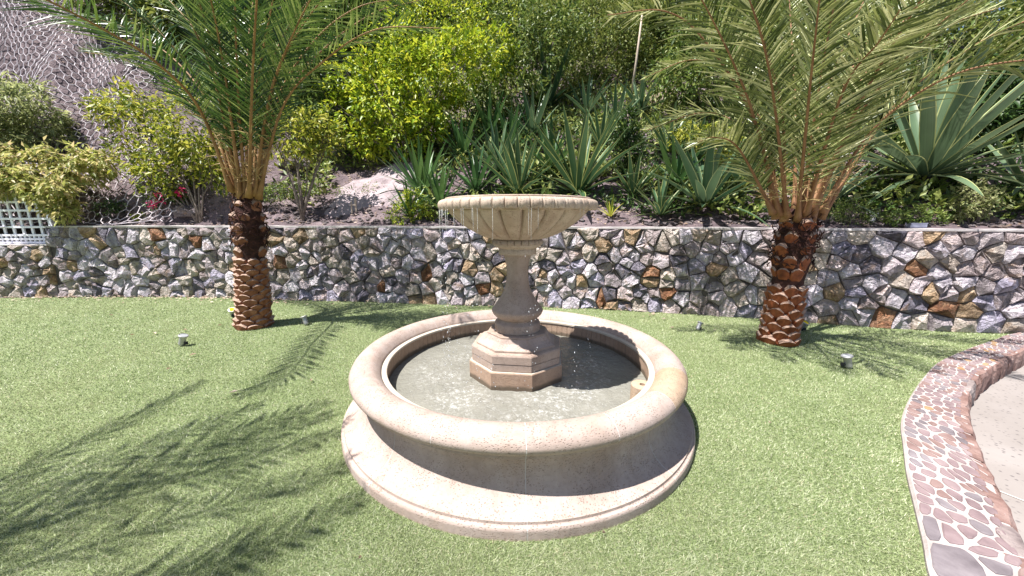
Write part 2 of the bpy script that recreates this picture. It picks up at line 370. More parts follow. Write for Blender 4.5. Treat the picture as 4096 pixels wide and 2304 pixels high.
# ---------------------------------------------------------------- lawn, patio
KL = [(9.5, 5.3), (8.2, 5.1), (6.96, 4.76), (6.36, 4.5), (5.6, 4.17), (4.8, 3.78), (4.23, 3.42), (3.68, 3.04), (3.28, 2.74), (3.02, 2.52), (2.8, 2.3), (2.5, 2.0), (2.27, 1.75), (2.05, 1.51), (1.87, 1.32), (1.55, .92), (1.2, .4), (.9, -.2)]
KR = [(9.6, 5.0), (8.1, 4.75), (6.9, 4.38), (6.16, 4.07), (5.5, 3.76), (4.8, 3.4), (4.27, 3.07), (3.78, 2.7), (3.4, 2.36), (3.1, 2.07), (2.9, 1.86), (2.72, 1.68), (2.54, 1.5), (2.4, 1.34), (2.28, 1.18), (1.98, .78), (1.65, .28), (1.38, -.3)]
KLs = spline([(x, y, 0) for x, y in KL], 120); KRs = spline([(x, y, 0) for x, y in KR], 120)
KA = [0]
for i in range(1, 120): KA.append(KA[-1]+((KLs[i]-KLs[i-1]).length+(KRs[i]-KRs[i-1]).length)/2)
def kp(u, v, z):
    i = float(np.interp(u, KA, range(120))); k = min(int(i), 118); t = i-k
    a = KLs[k].lerp(KLs[k+1], t); b = KRs[k].lerp(KRs[k+1], t); r = a.lerp(b, v); return Vector((r.x, r.y, z))
KZ = .035
foot = [wp(s, -.1, 0) for s in np.linspace(0, WA[-1], 60)]
poly = [v for v in foot if v.x < 9.3]+[Vector((a.x+.05, a.y-.02, 0)) for a in KLs[::3]]+[Vector((.8, -8, 0)), Vector((-15, -8, 0))]
obj_l = obj('lawn', poly, [tuple(range(len(poly)))[::-1]], M_TURF); tag(obj_l, kind='structure')
pat = [Vector((v.x-.06, v.y+.04, -.16)) for v in KRs[::3]]+[Vector((1.3, -8, -.16)), Vector((14, -8, -.16)), Vector((14, 5.2, -.16))]
tag(obj('patio', pat, [tuple(range(len(pat)))], M_PATIO), kind='structure')
jn = B(); a = ground(3893, 1925, -.16); b = ground(4096, 2005, -.16); dr = (b-a).normalized(); nn = Vector((-dr.y, dr.x, 0))*.007
jn.add([a-nn+Vector((0, 0, .004)), a+nn+Vector((0, 0, .004)), a+dr*6+nn+Vector((0, 0, .004)), a+dr*6-nn+Vector((0, 0, .004))], [(0, 1, 2, 3)])
tag(jn.to('patio_joint', M_GROUT), kind='structure')

# turf blades: one mass of single blades
FC = Vector((.0455, 2.9496, 0)); FRAD = 1.424
n = 1500000; ang = NR.choice([-1, 1], 1500000)*np.abs(NR.uniform(0, 1, n)**.9)*1.42; rad = np.exp(NR.uniform(math.log(1.1), math.log(12.5), n))
bx = np.sin(ang)*rad; by = np.cos(ang)*rad
kx = np.array([v.x for v in KLs])[::-1]; ky = np.array([v.y for v in KLs])[::-1]
ok = (by < np.interp(bx, WX, WY)-.02) & (np.hypot(bx-FC.x, by-FC.y) > FRAD-.004)
ok &= (by > np.interp(bx, kx, ky)+.012) | (bx < kx[0])
ok &= (bx < 7.1) & (bx > -12.5)
bx = bx[ok]; by = by[ok]; rd = rad[ok]; n = len(bx)
hgt = NR.uniform(.008, .019, n)*(1+.02*rd); wd = .0006+.00052*rd
a = NR.uniform(0, 2*np.pi, n); ln = NR.normal(0, .6, (n, 2))
clump = np.sin(bx*7.3+2*np.sin(by*3.1))*np.cos(by*6.1+bx*2.2)
base = np.stack([bx, by, np.zeros(n)], -1); s = np.stack([np.cos(a)*wd, np.sin(a)*wd, np.zeros(n)], -1)
tip = base+np.stack([ln[:, 0]*hgt+.006*clump, ln[:, 1]*hgt-.004, hgt*(1+.12*clump)], -1)
V = np.stack([base-s, base+s, tip], 1).reshape(-1, 3); F = np.arange(3*n).reshape(-1, 3)
tag(link('grass', npmesh('grass', V, F, M_BLADE)), 'short green turf blades covering the lawn around the fountain', 'grass', kind='stuff')

# ---------------------------------------------------------------- Voronoi pieces
def clip(poly, a, b, c):
    out = []; n = len(poly)
    for i in range(n):
        p, q = poly[i], poly[(i+1) % n]; dp = a*p[0]+b*p[1]-c; dq = a*q[0]+b*q[1]-c
        if dp <= 0: out.append(p)
        if dp*dq < 0: t = dp/(dp-dq); out.append((p[0]+(q[0]-p[0])*t, p[1]+(q[1]-p[1])*t))
    return out
def voronoi(sites, box):
    x0, y0, x1, y1 = box; S = np.array(sites); res = []
    for i, (x, y) in enumerate(sites):
        d = np.hypot(S[:, 0]-x, S[:, 1]-y); poly = [(x0, y0), (x1, y0), (x1, y1), (x0, y1)]
        for j in np.argsort(d)[1:22]:
            mx, my = (S[j]+(x, y))/2; a, b = S[j]-(x, y); poly = clip(poly, a, b, a*mx+b*my)
            if len(poly) < 3: break
        if len(poly) >= 3: res.append(poly)
        else: res.append(None)
    return res
def sites_grid(x0, y0, x1, y1, cw, ch, jit=.42):
    out = []; rows = max(1, round((y1-y0)/ch)); h = (y1-y0)/rows
    for r in range(rows):
        x = x0+R.uniform(0, cw)*.6
        while x < x1:
            w_ = cw*R.choice((.62, .8, 1, 1, 1.2, 1.45)); out.append((x+w_/2+R.uniform(-1, 1)*w_*.15, y0+(r+.5)*h+R.uniform(-jit, jit)*h)); x += w_
    return [s for s in out if s[0] < x1]
def tidy(poly, mn):
    out = []
    for p in poly:
        if not out or math.hypot(p[0]-out[-1][0], p[1]-out[-1][1]) > mn: out.append(p)
    if len(out) > 2 and math.hypot(out[0][0]-out[-1][0], out[0][1]-out[-1][1]) < mn: out.pop()
    return out
def shrink(poly, g):
    cx = sum(p[0] for p in poly)/len(poly); cy = sum(p[1] for p in poly)/len(poly); out = []
    for x, y in poly:
        d = math.hypot(x-cx, y-cy); k = max(.2, 1-g/max(d, 1e-4)); out.append((cx+(x-cx)*k, cy+(y-cy)*k))
    return out

# ---------------------------------------------------------------- the stone retaining wall
wall = thing('retaining_wall', 'long curved retaining wall of irregular split stones behind the lawn', 'wall', wp(8, 0, 0))
def wall_stone(poly, mapf):
    poly = tidy(poly, .05); n0 = len(poly)
    if n0 < 3: return None
    pts = []
    for i in range(n0):
        a, b = poly[i], poly[(i+1) % n0]; pts.append(a)
        if math.hypot(a[0]-b[0], a[1]-b[1]) > .15 and len(poly) < 8: t = R.uniform(.4, .6); pts.append((lerp(a[0], b[0], t)+R.uniform(-.008, .008), lerp(a[1], b[1], t)+R.uniform(-.008, .008)))
    n_ = len(pts); h = R.uniform(.015, .06); tx, tz = R.uniform(-.22, .22), R.uniform(-.35, .05)
    cx = sum(p[0] for p in pts)/n_; cz = sum(p[1] for p in pts)/n_
    if n_ <= 7:
        q_ = []
        for i in range(n_):
            a, b = pts[i], pts[(i+1) % n_]; f_ = R.uniform(.07, .16); q_ += [(lerp(a[0], b[0], f_), lerp(a[1], b[1], f_)), (lerp(a[0], b[0], 1-f_), lerp(a[1], b[1], 1-f_))]
        pts = q_; n_ = len(pts)
    r0 = shrink(pts, .004); r1 = shrink(pts, .006); r2 = shrink(pts, R.uniform(.025, .05)); V = []
    for (x, z) in r0: V.append(mapf(x, -.05, z))
    for (x, z) in r1: V.append(mapf(x, h*.6+R.uniform(-.012, .012), z))
    for (x, z) in r2: V.append(mapf(x, h+(x-cx)*tx+(z-cz)*tz+R.uniform(-.022, .03), z))
    V.append(mapf(cx+R.uniform(-.04, .04), h+R.uniform(.0, .06), cz+R.uniform(-.04, .05)))
    F = []
    for r in range(2):
        for k in range(n_): F.append((r*n_+k, r*n_+(k+1) % n_, (r+1)*n_+(k+1) % n_, (r+1)*n_+k))
    for k in range(n_): F.append((2*n_+k, 2*n_+(k+1) % n_, 3*n_))
    return V, F
SA, SB = float(np.interp(-12.3, WX, WA)), float(np.interp(8.6, WX, WA))
st = sites_grid(SA, .0, SB, WT, .255, .20, .46)
st += [(R.uniform(SA, SB), R.uniform(.05, WT-.05)) for k in range(80)]
st = [s_ for i, s_ in enumerate(st) if all(math.hypot(s_[0]-q_[0], s_[1]-q_[1]) > .095 for q_ in st[:i])]
# squarer, smaller stones along the top
pieces = []
for (sx, sz), poly in zip(st, voronoi(st, (SA, -.02, SB, WT-.012))):
    if poly is None: continue
    if sx < S0:
        poly = clip(poly, 0, 1, 1.085)
        if len(poly) < 3: continue
        poly = clip(poly, 1, 0, S0-.012)
    else: poly = clip(poly, -1, 0, -S0)
    if len(poly) < 3: continue
    ar = abs(sum(poly[i][0]*poly[(i+1) % len(poly)][1]-poly[(i+1) % len(poly)][0]*poly[i][1] for i in range(len(poly))))/2
    if ar < .006: continue
    r = wall_stone(poly, lambda s_, o, z: wp(s_, o, z))
    if not r: continue
    P = wp(sx, 0, sz); rt = sx > float(np.interp(4.1, WX, WA))
    wts = (3, 1.4, 2.4, 3.4, 1.6, .9, 2.4, 4.6) if rt else (6.4, 2.2, 3, 4.4, 1.7, .6, 1.1, 3.8)
    pieces.append((ar/P.length**2*(0 if abs(P.x/P.y) > 1.6 else 1), r, R.choices(STONES, wts)[0]))
pieces.sort(key=lambda t: -t[0])
for k, (a_, (V, F), mt) in enumerate(pieces[:295]): obj('stone', V, F, mt, wall)
rest = {}
for a_, (V, F), mt in pieces[295:]: rest.setdefault(mt.name, B()).add(V, F)
for mn, b in rest.items(): tag(b.to('small_stones', bpy.data.materials[mn], wall), kind='stuff')
core = B(); sg = np.linspace(0, WA[-1], 150)
def wall_slab(bl, s0, s1, z0, z1, o0, o1, n=60):
    V = []; S_ = np.linspace(s0, s1, n)
    for s_ in S_: e_ = .006*noise.noise(Vector((s_*2.3, z1, 0)))+.004*noise.noise(Vector((s_*7, z1, 4))); V += [wp(s_, o0, z0), wp(s_, o1+e_*2, z0), wp(s_, o1+e_*3, z1+e_), wp(s_, o0, z1+e_)]
    F = [(0, 1, 2, 3), tuple(4*(n-1)+k for k in (3, 2, 1, 0))]
    for i in range(n-1):
        for k in range(4): F.append((4*i+k, 4*i+4+k, 4*i+4+(k+1) % 4, 4*i+(k+1) % 4))
    bl.add(V, F)
wall_slab(core, S0, WA[-1], -.1, WT-.02, -.32, -.004, 110); wall_slab(core, 0, S0-.002, -.1, 1.07, -.32, -.004, 30)
core.to('core', M_CORE, wall)
cap = B(); wall_slab(cap, S0, WA[-1], WT-.019, WT+.012, -.32, .03, 110); cap.to('cap', M_CAP, wall)
cap = B(); wall_slab(cap, 0, S0-.003, 1.071, 1.09, -.6, .03, 30); cap.to('cap', M_CAP, wall)

# ---------------------------------------------------------------- fountain
ft = thing('fountain', 'round pink travertine fountain with pedestal bowl in the middle of the lawn', 'fountain', FC)
def arc_lathe(prof, a0, a1, n, close=True):
    """part of a ring with closed ends; the profile is a closed loop"""
    V = []; F = []; m_ = len(prof)
    for i in range(n+1):
        q = lerp(a0, a1, i/n)
        for r, z in prof: V.append((FC.x+r*math.cos(q), FC.y+r*math.sin(q), z))
    for i in range(n):
        for k in range(m_): F.append((i*m_+k, (i+1)*m_+k, (i+1)*m_+(k+1) % m_, i*m_+(k+1) % m_))
    F.append(tuple(range(m_))); F.append(tuple(n*m_+k for k in range(m_))[::-1]); return V, F
def px_angle(x, y, z): g = ground(x, y, z); return math.atan2(g.y-FC.y, g.x-FC.x)
COP = [(1.118, .38), (1.118, .449), (1.128, .462), (1.145, .485), (1.17, .508), (1.2, .522), (1.235, .528), (1.27, .523), (1.302, .507), (1.327, .484),
       (1.341, .459), (1.3415, .435), (1.328, .412), (1.303, .395), (1.272, .385), (1.25, .383), (1.25, .375), (1.16, .375)]
joints = sorted([px_angle(2104, 1750, .5), px_angle(1690, 1735, .5)+.02, px_angle(1469, 1640, .47), px_angle(1533, 1393, .5), px_angle(1649, 1345, .5), px_angle(1769, 1300, .5),
                 px_angle(2190, 1262, .52), px_angle(2480, 1340, .5), px_angle(2600, 1393, .5), px_angle(2660, 1478, .5), px_angle(2610, 1575, .5), px_angle(2466, 1722, .48)])
joints = [j % (2*math.pi) for j in joints]; joints.sort()
GAP = .0022
peach = px_angle(2640, 1520, .5) % (2*math.pi)
for i, a0 in enumerate(joints):
    a1 = joints[(i+1) % len(joints)]+(2*math.pi if i == len(joints)-1 else 0)
    V, F = arc_lathe(COP, a0+GAP, a1-GAP, max(4, int((a1-a0)/.04)))
    o = obj('coping_segment', V, F, M_PEACH if a0 < peach < a1 else M_TRAV, ft, True)
    if a0 < peach < a1: o['label'] = 'peach coloured coping piece beside the overflow post'
    o.data.set_sharp_from_angle(angle=.9)
sh = lambda pr, e: [(r+(e if r < 1.23 else -e), z-(e if z > .45 else -e)) for r, z in pr]
for a0 in joints:
    V, F = arc_lathe(sh(COP, .0009), a0-GAP, a0+GAP, 1); obj('grout_joint', V, F, M_GROUT, ft)
BASE = [(1.262, .374), (1.262, .346), (1.243, .341), (1.234, .325), (1.229, .29), (1.232, .25), (1.243, .21), (1.264, .17), (1.295, .135), (1.335, .108), (1.375, .094), (1.398, .09), (1.400, .075), (1.404, .071),
        (1.416, .069), (1.422, .062), (1.4235, .05), (1.4235, -.05), (1.2, -.05), (1.2, .374)]
bj = [px_angle(2104, 1950, .2) % (2*math.pi)]
bj = sorted((bj[0]+k*2*math.pi/9) % (2*math.pi) for k in range(9))
for i, a0 in enumerate(bj):
    a1 = bj[(i+1) % 9]+(2*math.pi if i == 8 else 0)
    V, F = arc_lathe(BASE, a0+GAP, a1-GAP, 18); o = obj('base_segment', V, F, M_TRAV, ft, True)
    o.data.set_sharp_from_angle(angle=.6)
    V, F = arc_lathe([(r-.001, z) for r, z in BASE], a0-GAP, a0+GAP, 1); obj('grout_joint', V, F, M_GROUT, ft)
lip = B(); V, F = arc_lathe([(1.076, .42), (1.076, .437), (1.082, .441), (1.117, .441), (1.117, .42)], 0, 2*math.pi, 128); lip.add(V, F[:-2]); lip.to('lip_ring', M_LIP, ft)
ns = 112; prof = []; V = []; F = []                         # inner wall of narrow upright tiles, each proud of its joints
for k in range(ns):
    for q, dr in ((.0, .004), (.06, 0), (.94, 0), (1, .004)):
        a_ = (k+q)/ns*2*math.pi
        for z in (.1, .4195): V.append((FC.x+(1.084+dr)*math.cos(a_), FC.y+(1.084+dr)*math.sin(a_), z))
nv = len(V)
for k in range(0, nv, 2): F.append((k, k+1, (k+3) % nv, (k+2) % nv))
obj('tile_lining', V, F, M_STAVE, ft)
fl = B(); fl.lathe([(1.09, .1)], 64, FC); obj('pool_floor', fl.V, [tuple(range(64))], M_PED, ft)
# overflow post with a hole
pc = ground(2578, 1545, .425); q = math.atan2(pc.y-FC.y, pc.x-FC.x); pc = Vector((FC.x+1.055*math.cos(q), FC.y+1.055*math.sin(q), 0))
po = B().lathe([(.078, .1), (.078, .43), (.074, .436), (.02, .436), (.02, .40), (.001, .40)], 32, pc); po.to('overflow_post', M_PEACH, ft, False)
pl_ = B().lathe([(.018, .4005), (.018, .404), (.012, .404)], 16, pc); pl_.to('drain_hole', M_BLACK, ft)
# pedestal: octagonal foot
def octa(bl, rings, rot=3.4045, n=8, c=FC):
    V = []; F = []
    for r, z in rings:
        for k in range(n): V.append((c.x+r*math.cos(rot+k*2*math.pi/n), c.y+r*math.sin(rot+k*2*math.pi/n), z))
    for i in range(len(rings)-1):
        for k in range(n): F.append((i*n+k, i*n+(k+1) % n, (i+1)*n+(k+1) % n, (i+1)*n+k))
    F.append(tuple((len(rings)-1)*n+k for k in range(n))); bl.add(V, F); return bl
octa(B(), [(.418, .1), (.418, .425), (.415, .429), (.38, .429)]).to('foot_block', M_STAVE, ft)
octa(B(), [(.411, .4291), (.411, .4325), (.38, .4325)]).to('foot_ledge', M_LIP, ft)
octa(B(), [(.388, .4326), (.3945, .438), (.3945, .489), (.392, .491), (.38, .491)]).to('foot_block', M_PED, ft)
octa(B(), [(.39, .492), (.397, .496), (.397, .556), (.39, .567), (.352, .572), (.352, .586), (.346, .59)]).to('foot_block', M_PED, ft)
octa(B(), [(.345, .589), (.330, .594), (.305, .607), (.285, .624), (.272, .645), (.266, .655)]).to('sloped_plinth', M_TRAV, ft)
octa(B(), [(.256, .646), (.262, .650), (.262, .666), (.256, .671), (.19, .671)]).to('octagonal_plate', M_PED, ft)
DISC = [(.186, .670), (.193, .674), (.193, .738), (.188, .746), (.172, .753), (.163, .763), (.160, .772)]
o = B().lathe(DISC, 72, FC).to('torus_collar', M_PED, ft, True); o.data.set_sharp_from_angle(angle=.7)
BELL = [(.158, .771), (.168, .779), (.188, .795), (.206, .815), (.2145, .833), (.2175, .846), (.2165, .853), (.21, .862), (.193, .882), (.170, .915), (.150, .945), (.130, .978), (.112, 1.015), (.100, 1.055),
        (.093, 1.10), (.0895, 1.15), (.090, 1.195), (.095, 1.235), (.104, 1.275), (.114, 1.305), (.118, 1.316)]
o = B().lathe(BELL, 80, FC).to('pedestal_column', M_PED, ft, True); o.data.set_sharp_from_angle(angle=.9)
o = B().lathe([(.118, 1.3162), (.153, 1.3165), (.155, 1.32), (.155, 1.358), (.153, 1.361), (.158, 1.366), (.172, 1.372), (.186, 1.380), (.194, 1.390), (.195, 1.397)], 72, FC).to('capital', M_BOWL, ft, True); o.data.set_sharp_from_angle(angle=.6)
def wavy(name, prof, n, per, mat, amp, phase=0, parent=ft):
    """ring whose radius swells in repeating lobes"""
    V = []; F = []; N_ = n*per
    for r, z, k in prof:
        for i in range(N_):
            q = phase+2*math.pi*i/N_; u = (i % per)/per; lobe = math.sin(math.pi*u)**.26 if 0 < u < 1 else 0
            egg = .5*max(0, math.cos(4*math.pi*(u-.25)))**2 if k > .8 else 0
            rr_ = r-amp*k*(1-lobe)-amp*.22*egg; V.append((FC.x+rr_*math.cos(q), FC.y+rr_*math.sin(q), z-.0+.006*k*lobe*(-1 if k == .5 else 0)))
    for i in range(len(prof)-1):
        for k in range(N_): F.append((i*N_+k, i*N_+(k+1) % N_, (i+1)*N_+(k+1) % N_, (i+1)*N_+k))
    F.append(tuple(range(N_))[::-1]); F.append(tuple((len(prof)-1)*N_+k for k in range(N_)))
    o = obj(name, V, F, mat, parent, True); o.data.set_sharp_from_angle(angle=1.1); return o
wavy('beaded_collar', [(.190, 1.3972, 0), (.199, 1.399, .5), (.207, 1.404, 1), (.210, 1.413, 1), (.209, 1.425, 1), (.203, 1.434, .8), (.19, 1.4375, 0)], 22, 12, M_PED, .02)
# bowl with long petals divided by grooves
BP = [(.175, 1.4376, 0), (.197, 1.4378, 0), (.203, 1.441, .25), (.24, 1.4505, .7), (.285, 1.466, 1), (.33, 1.486, 1), (.375, 1.511, 1), (.418, 1.538, 1), (.458, 1.568, 1), (.492, 1.598, 1), (.520, 1.625, 1), (.538, 1.643, 1), (.549, 1.655, .9), (.553, 1.661, .5), (.553, 1.666, 0), (.57, 1.668, 0)]
V = []; F = []; per = 16; npet = 21; N_ = npet*per; ph = -math.pi/2+math.radians(3)
for j, (r, z, k) in enumerate(BP):
    for i in range(N_):
        u = (i % per)/per; d = min(u, 1-u)*2*math.pi*r/npet; g = math.exp(-(d/.0085)**2)
        top = max(0, (z-1.632)/.03); arch = min(1, top)*(abs(2*u-1)**3)
        rr_ = r-k*(.034*g+.024*arch)+k*.006*math.sin(math.pi*u); q = ph+2*math.pi*i/N_
        V.append((FC.x+rr_*math.cos(q), FC.y+rr_*math.sin(q), z))
for j in range(len(BP)-1):
    for k in range(N_): F.append((j*N_+k, j*N_+(k+1) % N_, (j+1)*N_+(k+1) % N_, (j+1)*N_+k))
F.append(tuple(range(N_))[::-1]); o = obj('bowl', V, F, M_BOWL, ft, True); o.data.set_sharp_from_angle(angle=1.2)
RIM = [(.565, 1.6682, 0), (.60, 1.6684, 0), (.612, 1.6685, .3), (.622, 1.671, .5), (.6285, 1.679, 1), (.632, 1.69, 1), (.633, 1.704, 1), (.631, 1.717, 1), (.624, 1.729, .9), (.613, 1.737, .6), (.602, 1.741, .2), (.585, 1.7425, 0)]
wavy('scalloped_rim', RIM, 47, 20, M_BOWL, .022, math.radians(1))
ri = B(); V, F = arc_lathe([(.54, 1.71), (.54, 1.752), (.545, 1.756), (.572, 1.756), (.577, 1.752), (.577, 1.743), (.57, 1.70)], 0, 2*math.pi, 120); ri.add(V, F[:-2])
ri.to('rim_fillet', M_BOWL, ft, False)
tp = B().lathe([(.541, 1.748)], 72, FC); obj('bowl_water', tp.V, [tuple(range(72))], M_WATER, ft)
# pool water
wr = [0.0]+list(np.linspace(.25, 1.083, 40)); V = []; F = []; nw = 128; WZ = .288
for r in wr:
    for k in range(nw):
        q = 2*math.pi*k/nw; x, y = r*math.cos(q), r*math.sin(q); e = math.exp(-((r-.66)/.22)**2)
        z = (.004+.006*e)*noise.noise(Vector((x*7, y*7, .3)))+(.003+.006*e)*noise.noise(Vector((x*19, y*19, 2.3)))
        V.append((x, y, WZ+z*(1 if r < 1.06 else .3)))
for j in range(len(wr)-1):
    for k in range(nw): F.append((j*nw+k, j*nw+(k+1) % nw, (j+1)*nw+(k+1) % nw, (j+1)*nw+k))
wo = link('water', mesh('water', V, F, M_WATER, True)); wo.location = FC; wo.parent = ft; wo.matrix_parent_inverse = Matrix.Translation(-FC)
# drops and threads falling from the rim
dr = B()
def drop(p_, r, s_=1.0): dr.add([(p_[0]+r, p_[1], p_[2]), (p_[0]-r, p_[1], p_[2]), (p_[0], p_[1]+r, p_[2]), (p_[0], p_[1]-r, p_[2]), (p_[0], p_[1], p_[2]+r*s_), (p_[0], p_[1], p_[2]-r*s_)],
                               [(0, 2, 4), (2, 1, 4), (1, 3, 4), (3, 0, 4), (2, 0, 5), (1, 2, 5), (3, 1, 5), (0, 3, 5)])
for k in range(34):
    q = R.choice((R.gauss(math.pi*1.02, .28), R.gauss(-2.2, .5), R.uniform(0, 6.28))); x, y = FC.x+.622*math.cos(q), FC.y+.622*math.sin(q); z1 = 1.668; z0 = z1-R.uniform(.03, .22)
    dr.tube([(x, y, z1), (x+R.uniform(-.002, .002), y, (z0+z1)/2), (x, y, z0)], [.0016, .0010, .0006], 4)
    for j in range(R.randint(5, 12)):
        t = R.random(); drop((x+R.gauss(0, .012), y+R.gauss(0, .012), z0-(z0-WZ)*t**.6), R.uniform(.0018, .0042), 1.8)
for k in range(240):                                        # splash crowns on the pool
    q = R.uniform(0, 6.28); r = R.gauss(.66, .12); drop((FC.x+r*math.cos(q), FC.y+r*math.sin(q), WZ+abs(R.gauss(0, .03))), R.uniform(.0015, .004))
for k in range(90): q = R.uniform(0, 6.28); r = R.gauss(1.2, .07); drop((FC.x+r*math.cos(q), FC.y+r*math.sin(q), .52), R.uniform(.001, .003))
tag(dr.to('water_spray', M_DROP, ft), kind='stuff')

# ---------------------------------------------------------------- stone kerb beside the patio
kb = thing('stone_kerb', 'curved low kerb of mauve stones set in white mortar beside the patio', 'kerb', kp(5, .5, 0))
V = []; F = []; nk = 120
for i in range(nk):
    a, b = KLs[i], KRs[i]; b2 = a.lerp(b, .93); V += [(a.x, a.y, -.1), (a.x, a.y, KZ-.012), (a.x+(b.x-a.x)*.03, a.y+(b.y-a.y)*.03, KZ), (b2.x, b2.y, KZ), (b2.x, b2.y, -.3)]
for i in range(nk-1):
    for k in range(4): F.append((5*i+k, 5*i+5+k, 5*i+6+k, 5*i+1+k))
obj('bedding', V, F, M_SETM, kb)
u0, u1 = KA[10], KA[106]; Wk = .46
def kerb_stone(poly, z, mt, top=.007, par=kb):
    poly = tidy(poly, .02)
    if len(poly) < 3: return
    for it in range(2):
        q_ = []
        for i in range(len(poly)):
            a, b = poly[i], poly[(i+1) % len(poly)]; f_ = .22 if it == 0 else .25
            q_ += [(lerp(a[0], b[0], f_), lerp(a[1], b[1], f_)), (lerp(a[0], b[0], 1-f_), lerp(a[1], b[1], 1-f_))]
        poly = q_ if len(q_) <= 14 or it == 0 else poly
    poly = [(x+R.uniform(-.004, .004), y+R.uniform(-.004, .004)) for x, y in poly]
    n_ = len(poly); V = [kp(x, y/Wk, z-.03) for x, y in poly]+[kp(x, y/Wk, z+top*.55) for x, y in poly]+[kp(x, y/Wk, z+top+R.uniform(-.0012, .0012)) for x, y in shrink(poly, .008)]
    F = []
    for r in range(2):
        for k in range(n_): F.append((r*n_+k, r*n_+(k+1) % n_, (r+1)*n_+(k+1) % n_, (r+1)*n_+k))
    F.append(tuple(2*n_+k for k in range(n_)))
    if Vector(V[1]-V[0]).cross(Vector(V[2]-V[1])).z < 0: F = [f[::-1] for f in F]
    obj('stone', V, F, mt, par)
st = sites_grid(u0, .02, u1, .40, .105, .08, .5)
big = (u0+0.0, 0)
gbig = ground(3800, 2240, KZ); ub = min(range(120), key=lambda i: ((KLs[i].lerp(KRs[i], .35)-gbig).length)); ubig = KA[ub]
st = [s_ for s_ in st if abs(s_[0]-ubig) > .24 or s_[1] > .30]+[(ubig, .13)]
for (sx, sy), poly in zip(st, voronoi(st, (u0, .012, u1, .40))):
    if poly is None: continue
    isb = (sx, sy) == (ubig, .13)
    kerb_stone(shrink(poly, R.uniform(.008, .017)), KZ, KSTONES[2] if isb else R.choices(KSTONES, (5.5, 2.6, 2.2, .14))[0])
# rough edging blocks dropping to the patio
u = u0; k = 0
while u < u1:
    L = R.uniform(.24, .5); mt = R.choices(M_EDGE, (3, 1.4))[0]; nu, rows = 6, 5; V = []; F = []
    for i in range(nu):
        uu = u+.008+(L-.016)*i/(nu-1); e = .02 if i in (0, nu-1) else 0
        inn = R.uniform(.74, .86)
        for (v_, z) in ((inn, KZ-.02), (inn, KZ+.004), (.97, KZ+.003), (1.02, KZ-.03), (1.045, -.06), (1.05, -.175)):
            V.append(kp(uu, v_+R.uniform(-.022, .022)*(1 if z < KZ else .6)-e, z+R.uniform(-.006, .004)))
    for i in range(nu-1):
        for j in range(5): F.append((i*6+j, i*6+6+j, i*6+7+j, i*6+1+j))
    F += [(0, 1, 2, 3, 4, 5), tuple((nu-1)*6+j for j in (5, 4, 3, 2, 1, 0))]
    obj('edging_block', V, F, mt, kb); u += L; k += 1

# ---------------------------------------------------------------- palms
def frond(palm, P, lm, rm, length_l=.43, n=72, base=.2, seed=0, tipyel=False, dead=False):
    rg = random.Random(seed); pts = spline(P, 44); acc = [0]
    for i in range(1, 44): acc.append(acc[-1]+(pts[i]-pts[i-1]).length)
    T = acc[-1]
    rads = [lerp(.029, .004, (acc[i]/T)**.6)*(1.9 if i == 0 else 1.5 if i == 1 else 1.2 if i == 2 else 1) for i in range(44)]
    fr = B().tube(pts, rads, 6).to('frond', rm, palm, True)
    def at(u):
        k = min(max(int(np.searchsorted(acc, u*T))-1, 0), 42); t = (u*T-acc[k])/(acc[k+1]-acc[k]); return pts[k].lerp(pts[k+1], t), (pts[k+1]-pts[k]).normalized()
    roll = rg.uniform(-.5, .5)
    V = []; F = []
    for k in range(n):
        u = base+(1-base)*(k+.5)/n; p_, t_ = at(u)
        up = Vector((0, 0, 1))-t_*t_.z
        up = up.normalized() if up.length > .05 else Vector((0, -1, 0))
        sd = t_.cross(up).normalized()
        c_, s_ = math.cos(roll), math.sin(roll); up, sd = up*c_+sd*s_, sd*c_-up*s_
        sh_ = min(1, (u-base)/.14+.35)*min(1, (1-u)/.30+.30)
        for side in (-1, 1):
            ln_ = length_l*sh_*rg.uniform(.85, 1.12); fw = rg.uniform(.45, 1.0)+.45*u; vup = rg.choice((rg.uniform(-.35, .1), rg.uniform(.1, .6), rg.uniform(.3, .9)))
            d_ = (sd*side+t_*fw+up*vup).normalized(); wv = d_.cross(up+sd*side*rg.uniform(-.5, .5)).normalized()*(.0078+.005*rg.random())
            drp = Vector((0, 0, -1))*ln_*rg.uniform(.02, .16)
            b0 = p_+sd*side*.008; m1 = b0+d_*ln_*.45; e_ = b0+d_*ln_+drp
            nrm = wv.cross(d_).normalized()*.006
            i0 = len(V); V += [b0-wv*.45, b0+wv*.45, m1-wv, m1+nrm, m1+wv, e_, b0+nrm*.6]
            F += [(i0, i0+6, i0+3, i0+2), (i0+6, i0+1, i0+4, i0+3), (i0+2, i0+3, i0+5), (i0+3, i0+4, i0+5)]
    o = obj('leaflets', V, F, lm, fr)
    sp = B()
    for k in range(20):
        u = rg.uniform(.05, base*1.3); p_, t_ = at(u); d_ = Vector((rg.uniform(-1, 1), rg.uniform(-1, 1), rg.uniform(-.6, .6))); d_ = (d_+t_*rg.uniform(.2, 1.0)).normalized()
        ln_ = rg.uniform(.08, .26); sp.tube([p_, p_+d_*ln_*.6, p_+d_*ln_+Vector((0, 0, -.02))], [.0045, .004, .0012], 4, False)
    tag(sp.to('spines', M_SPINE, fr), kind='stuff')
    return fr
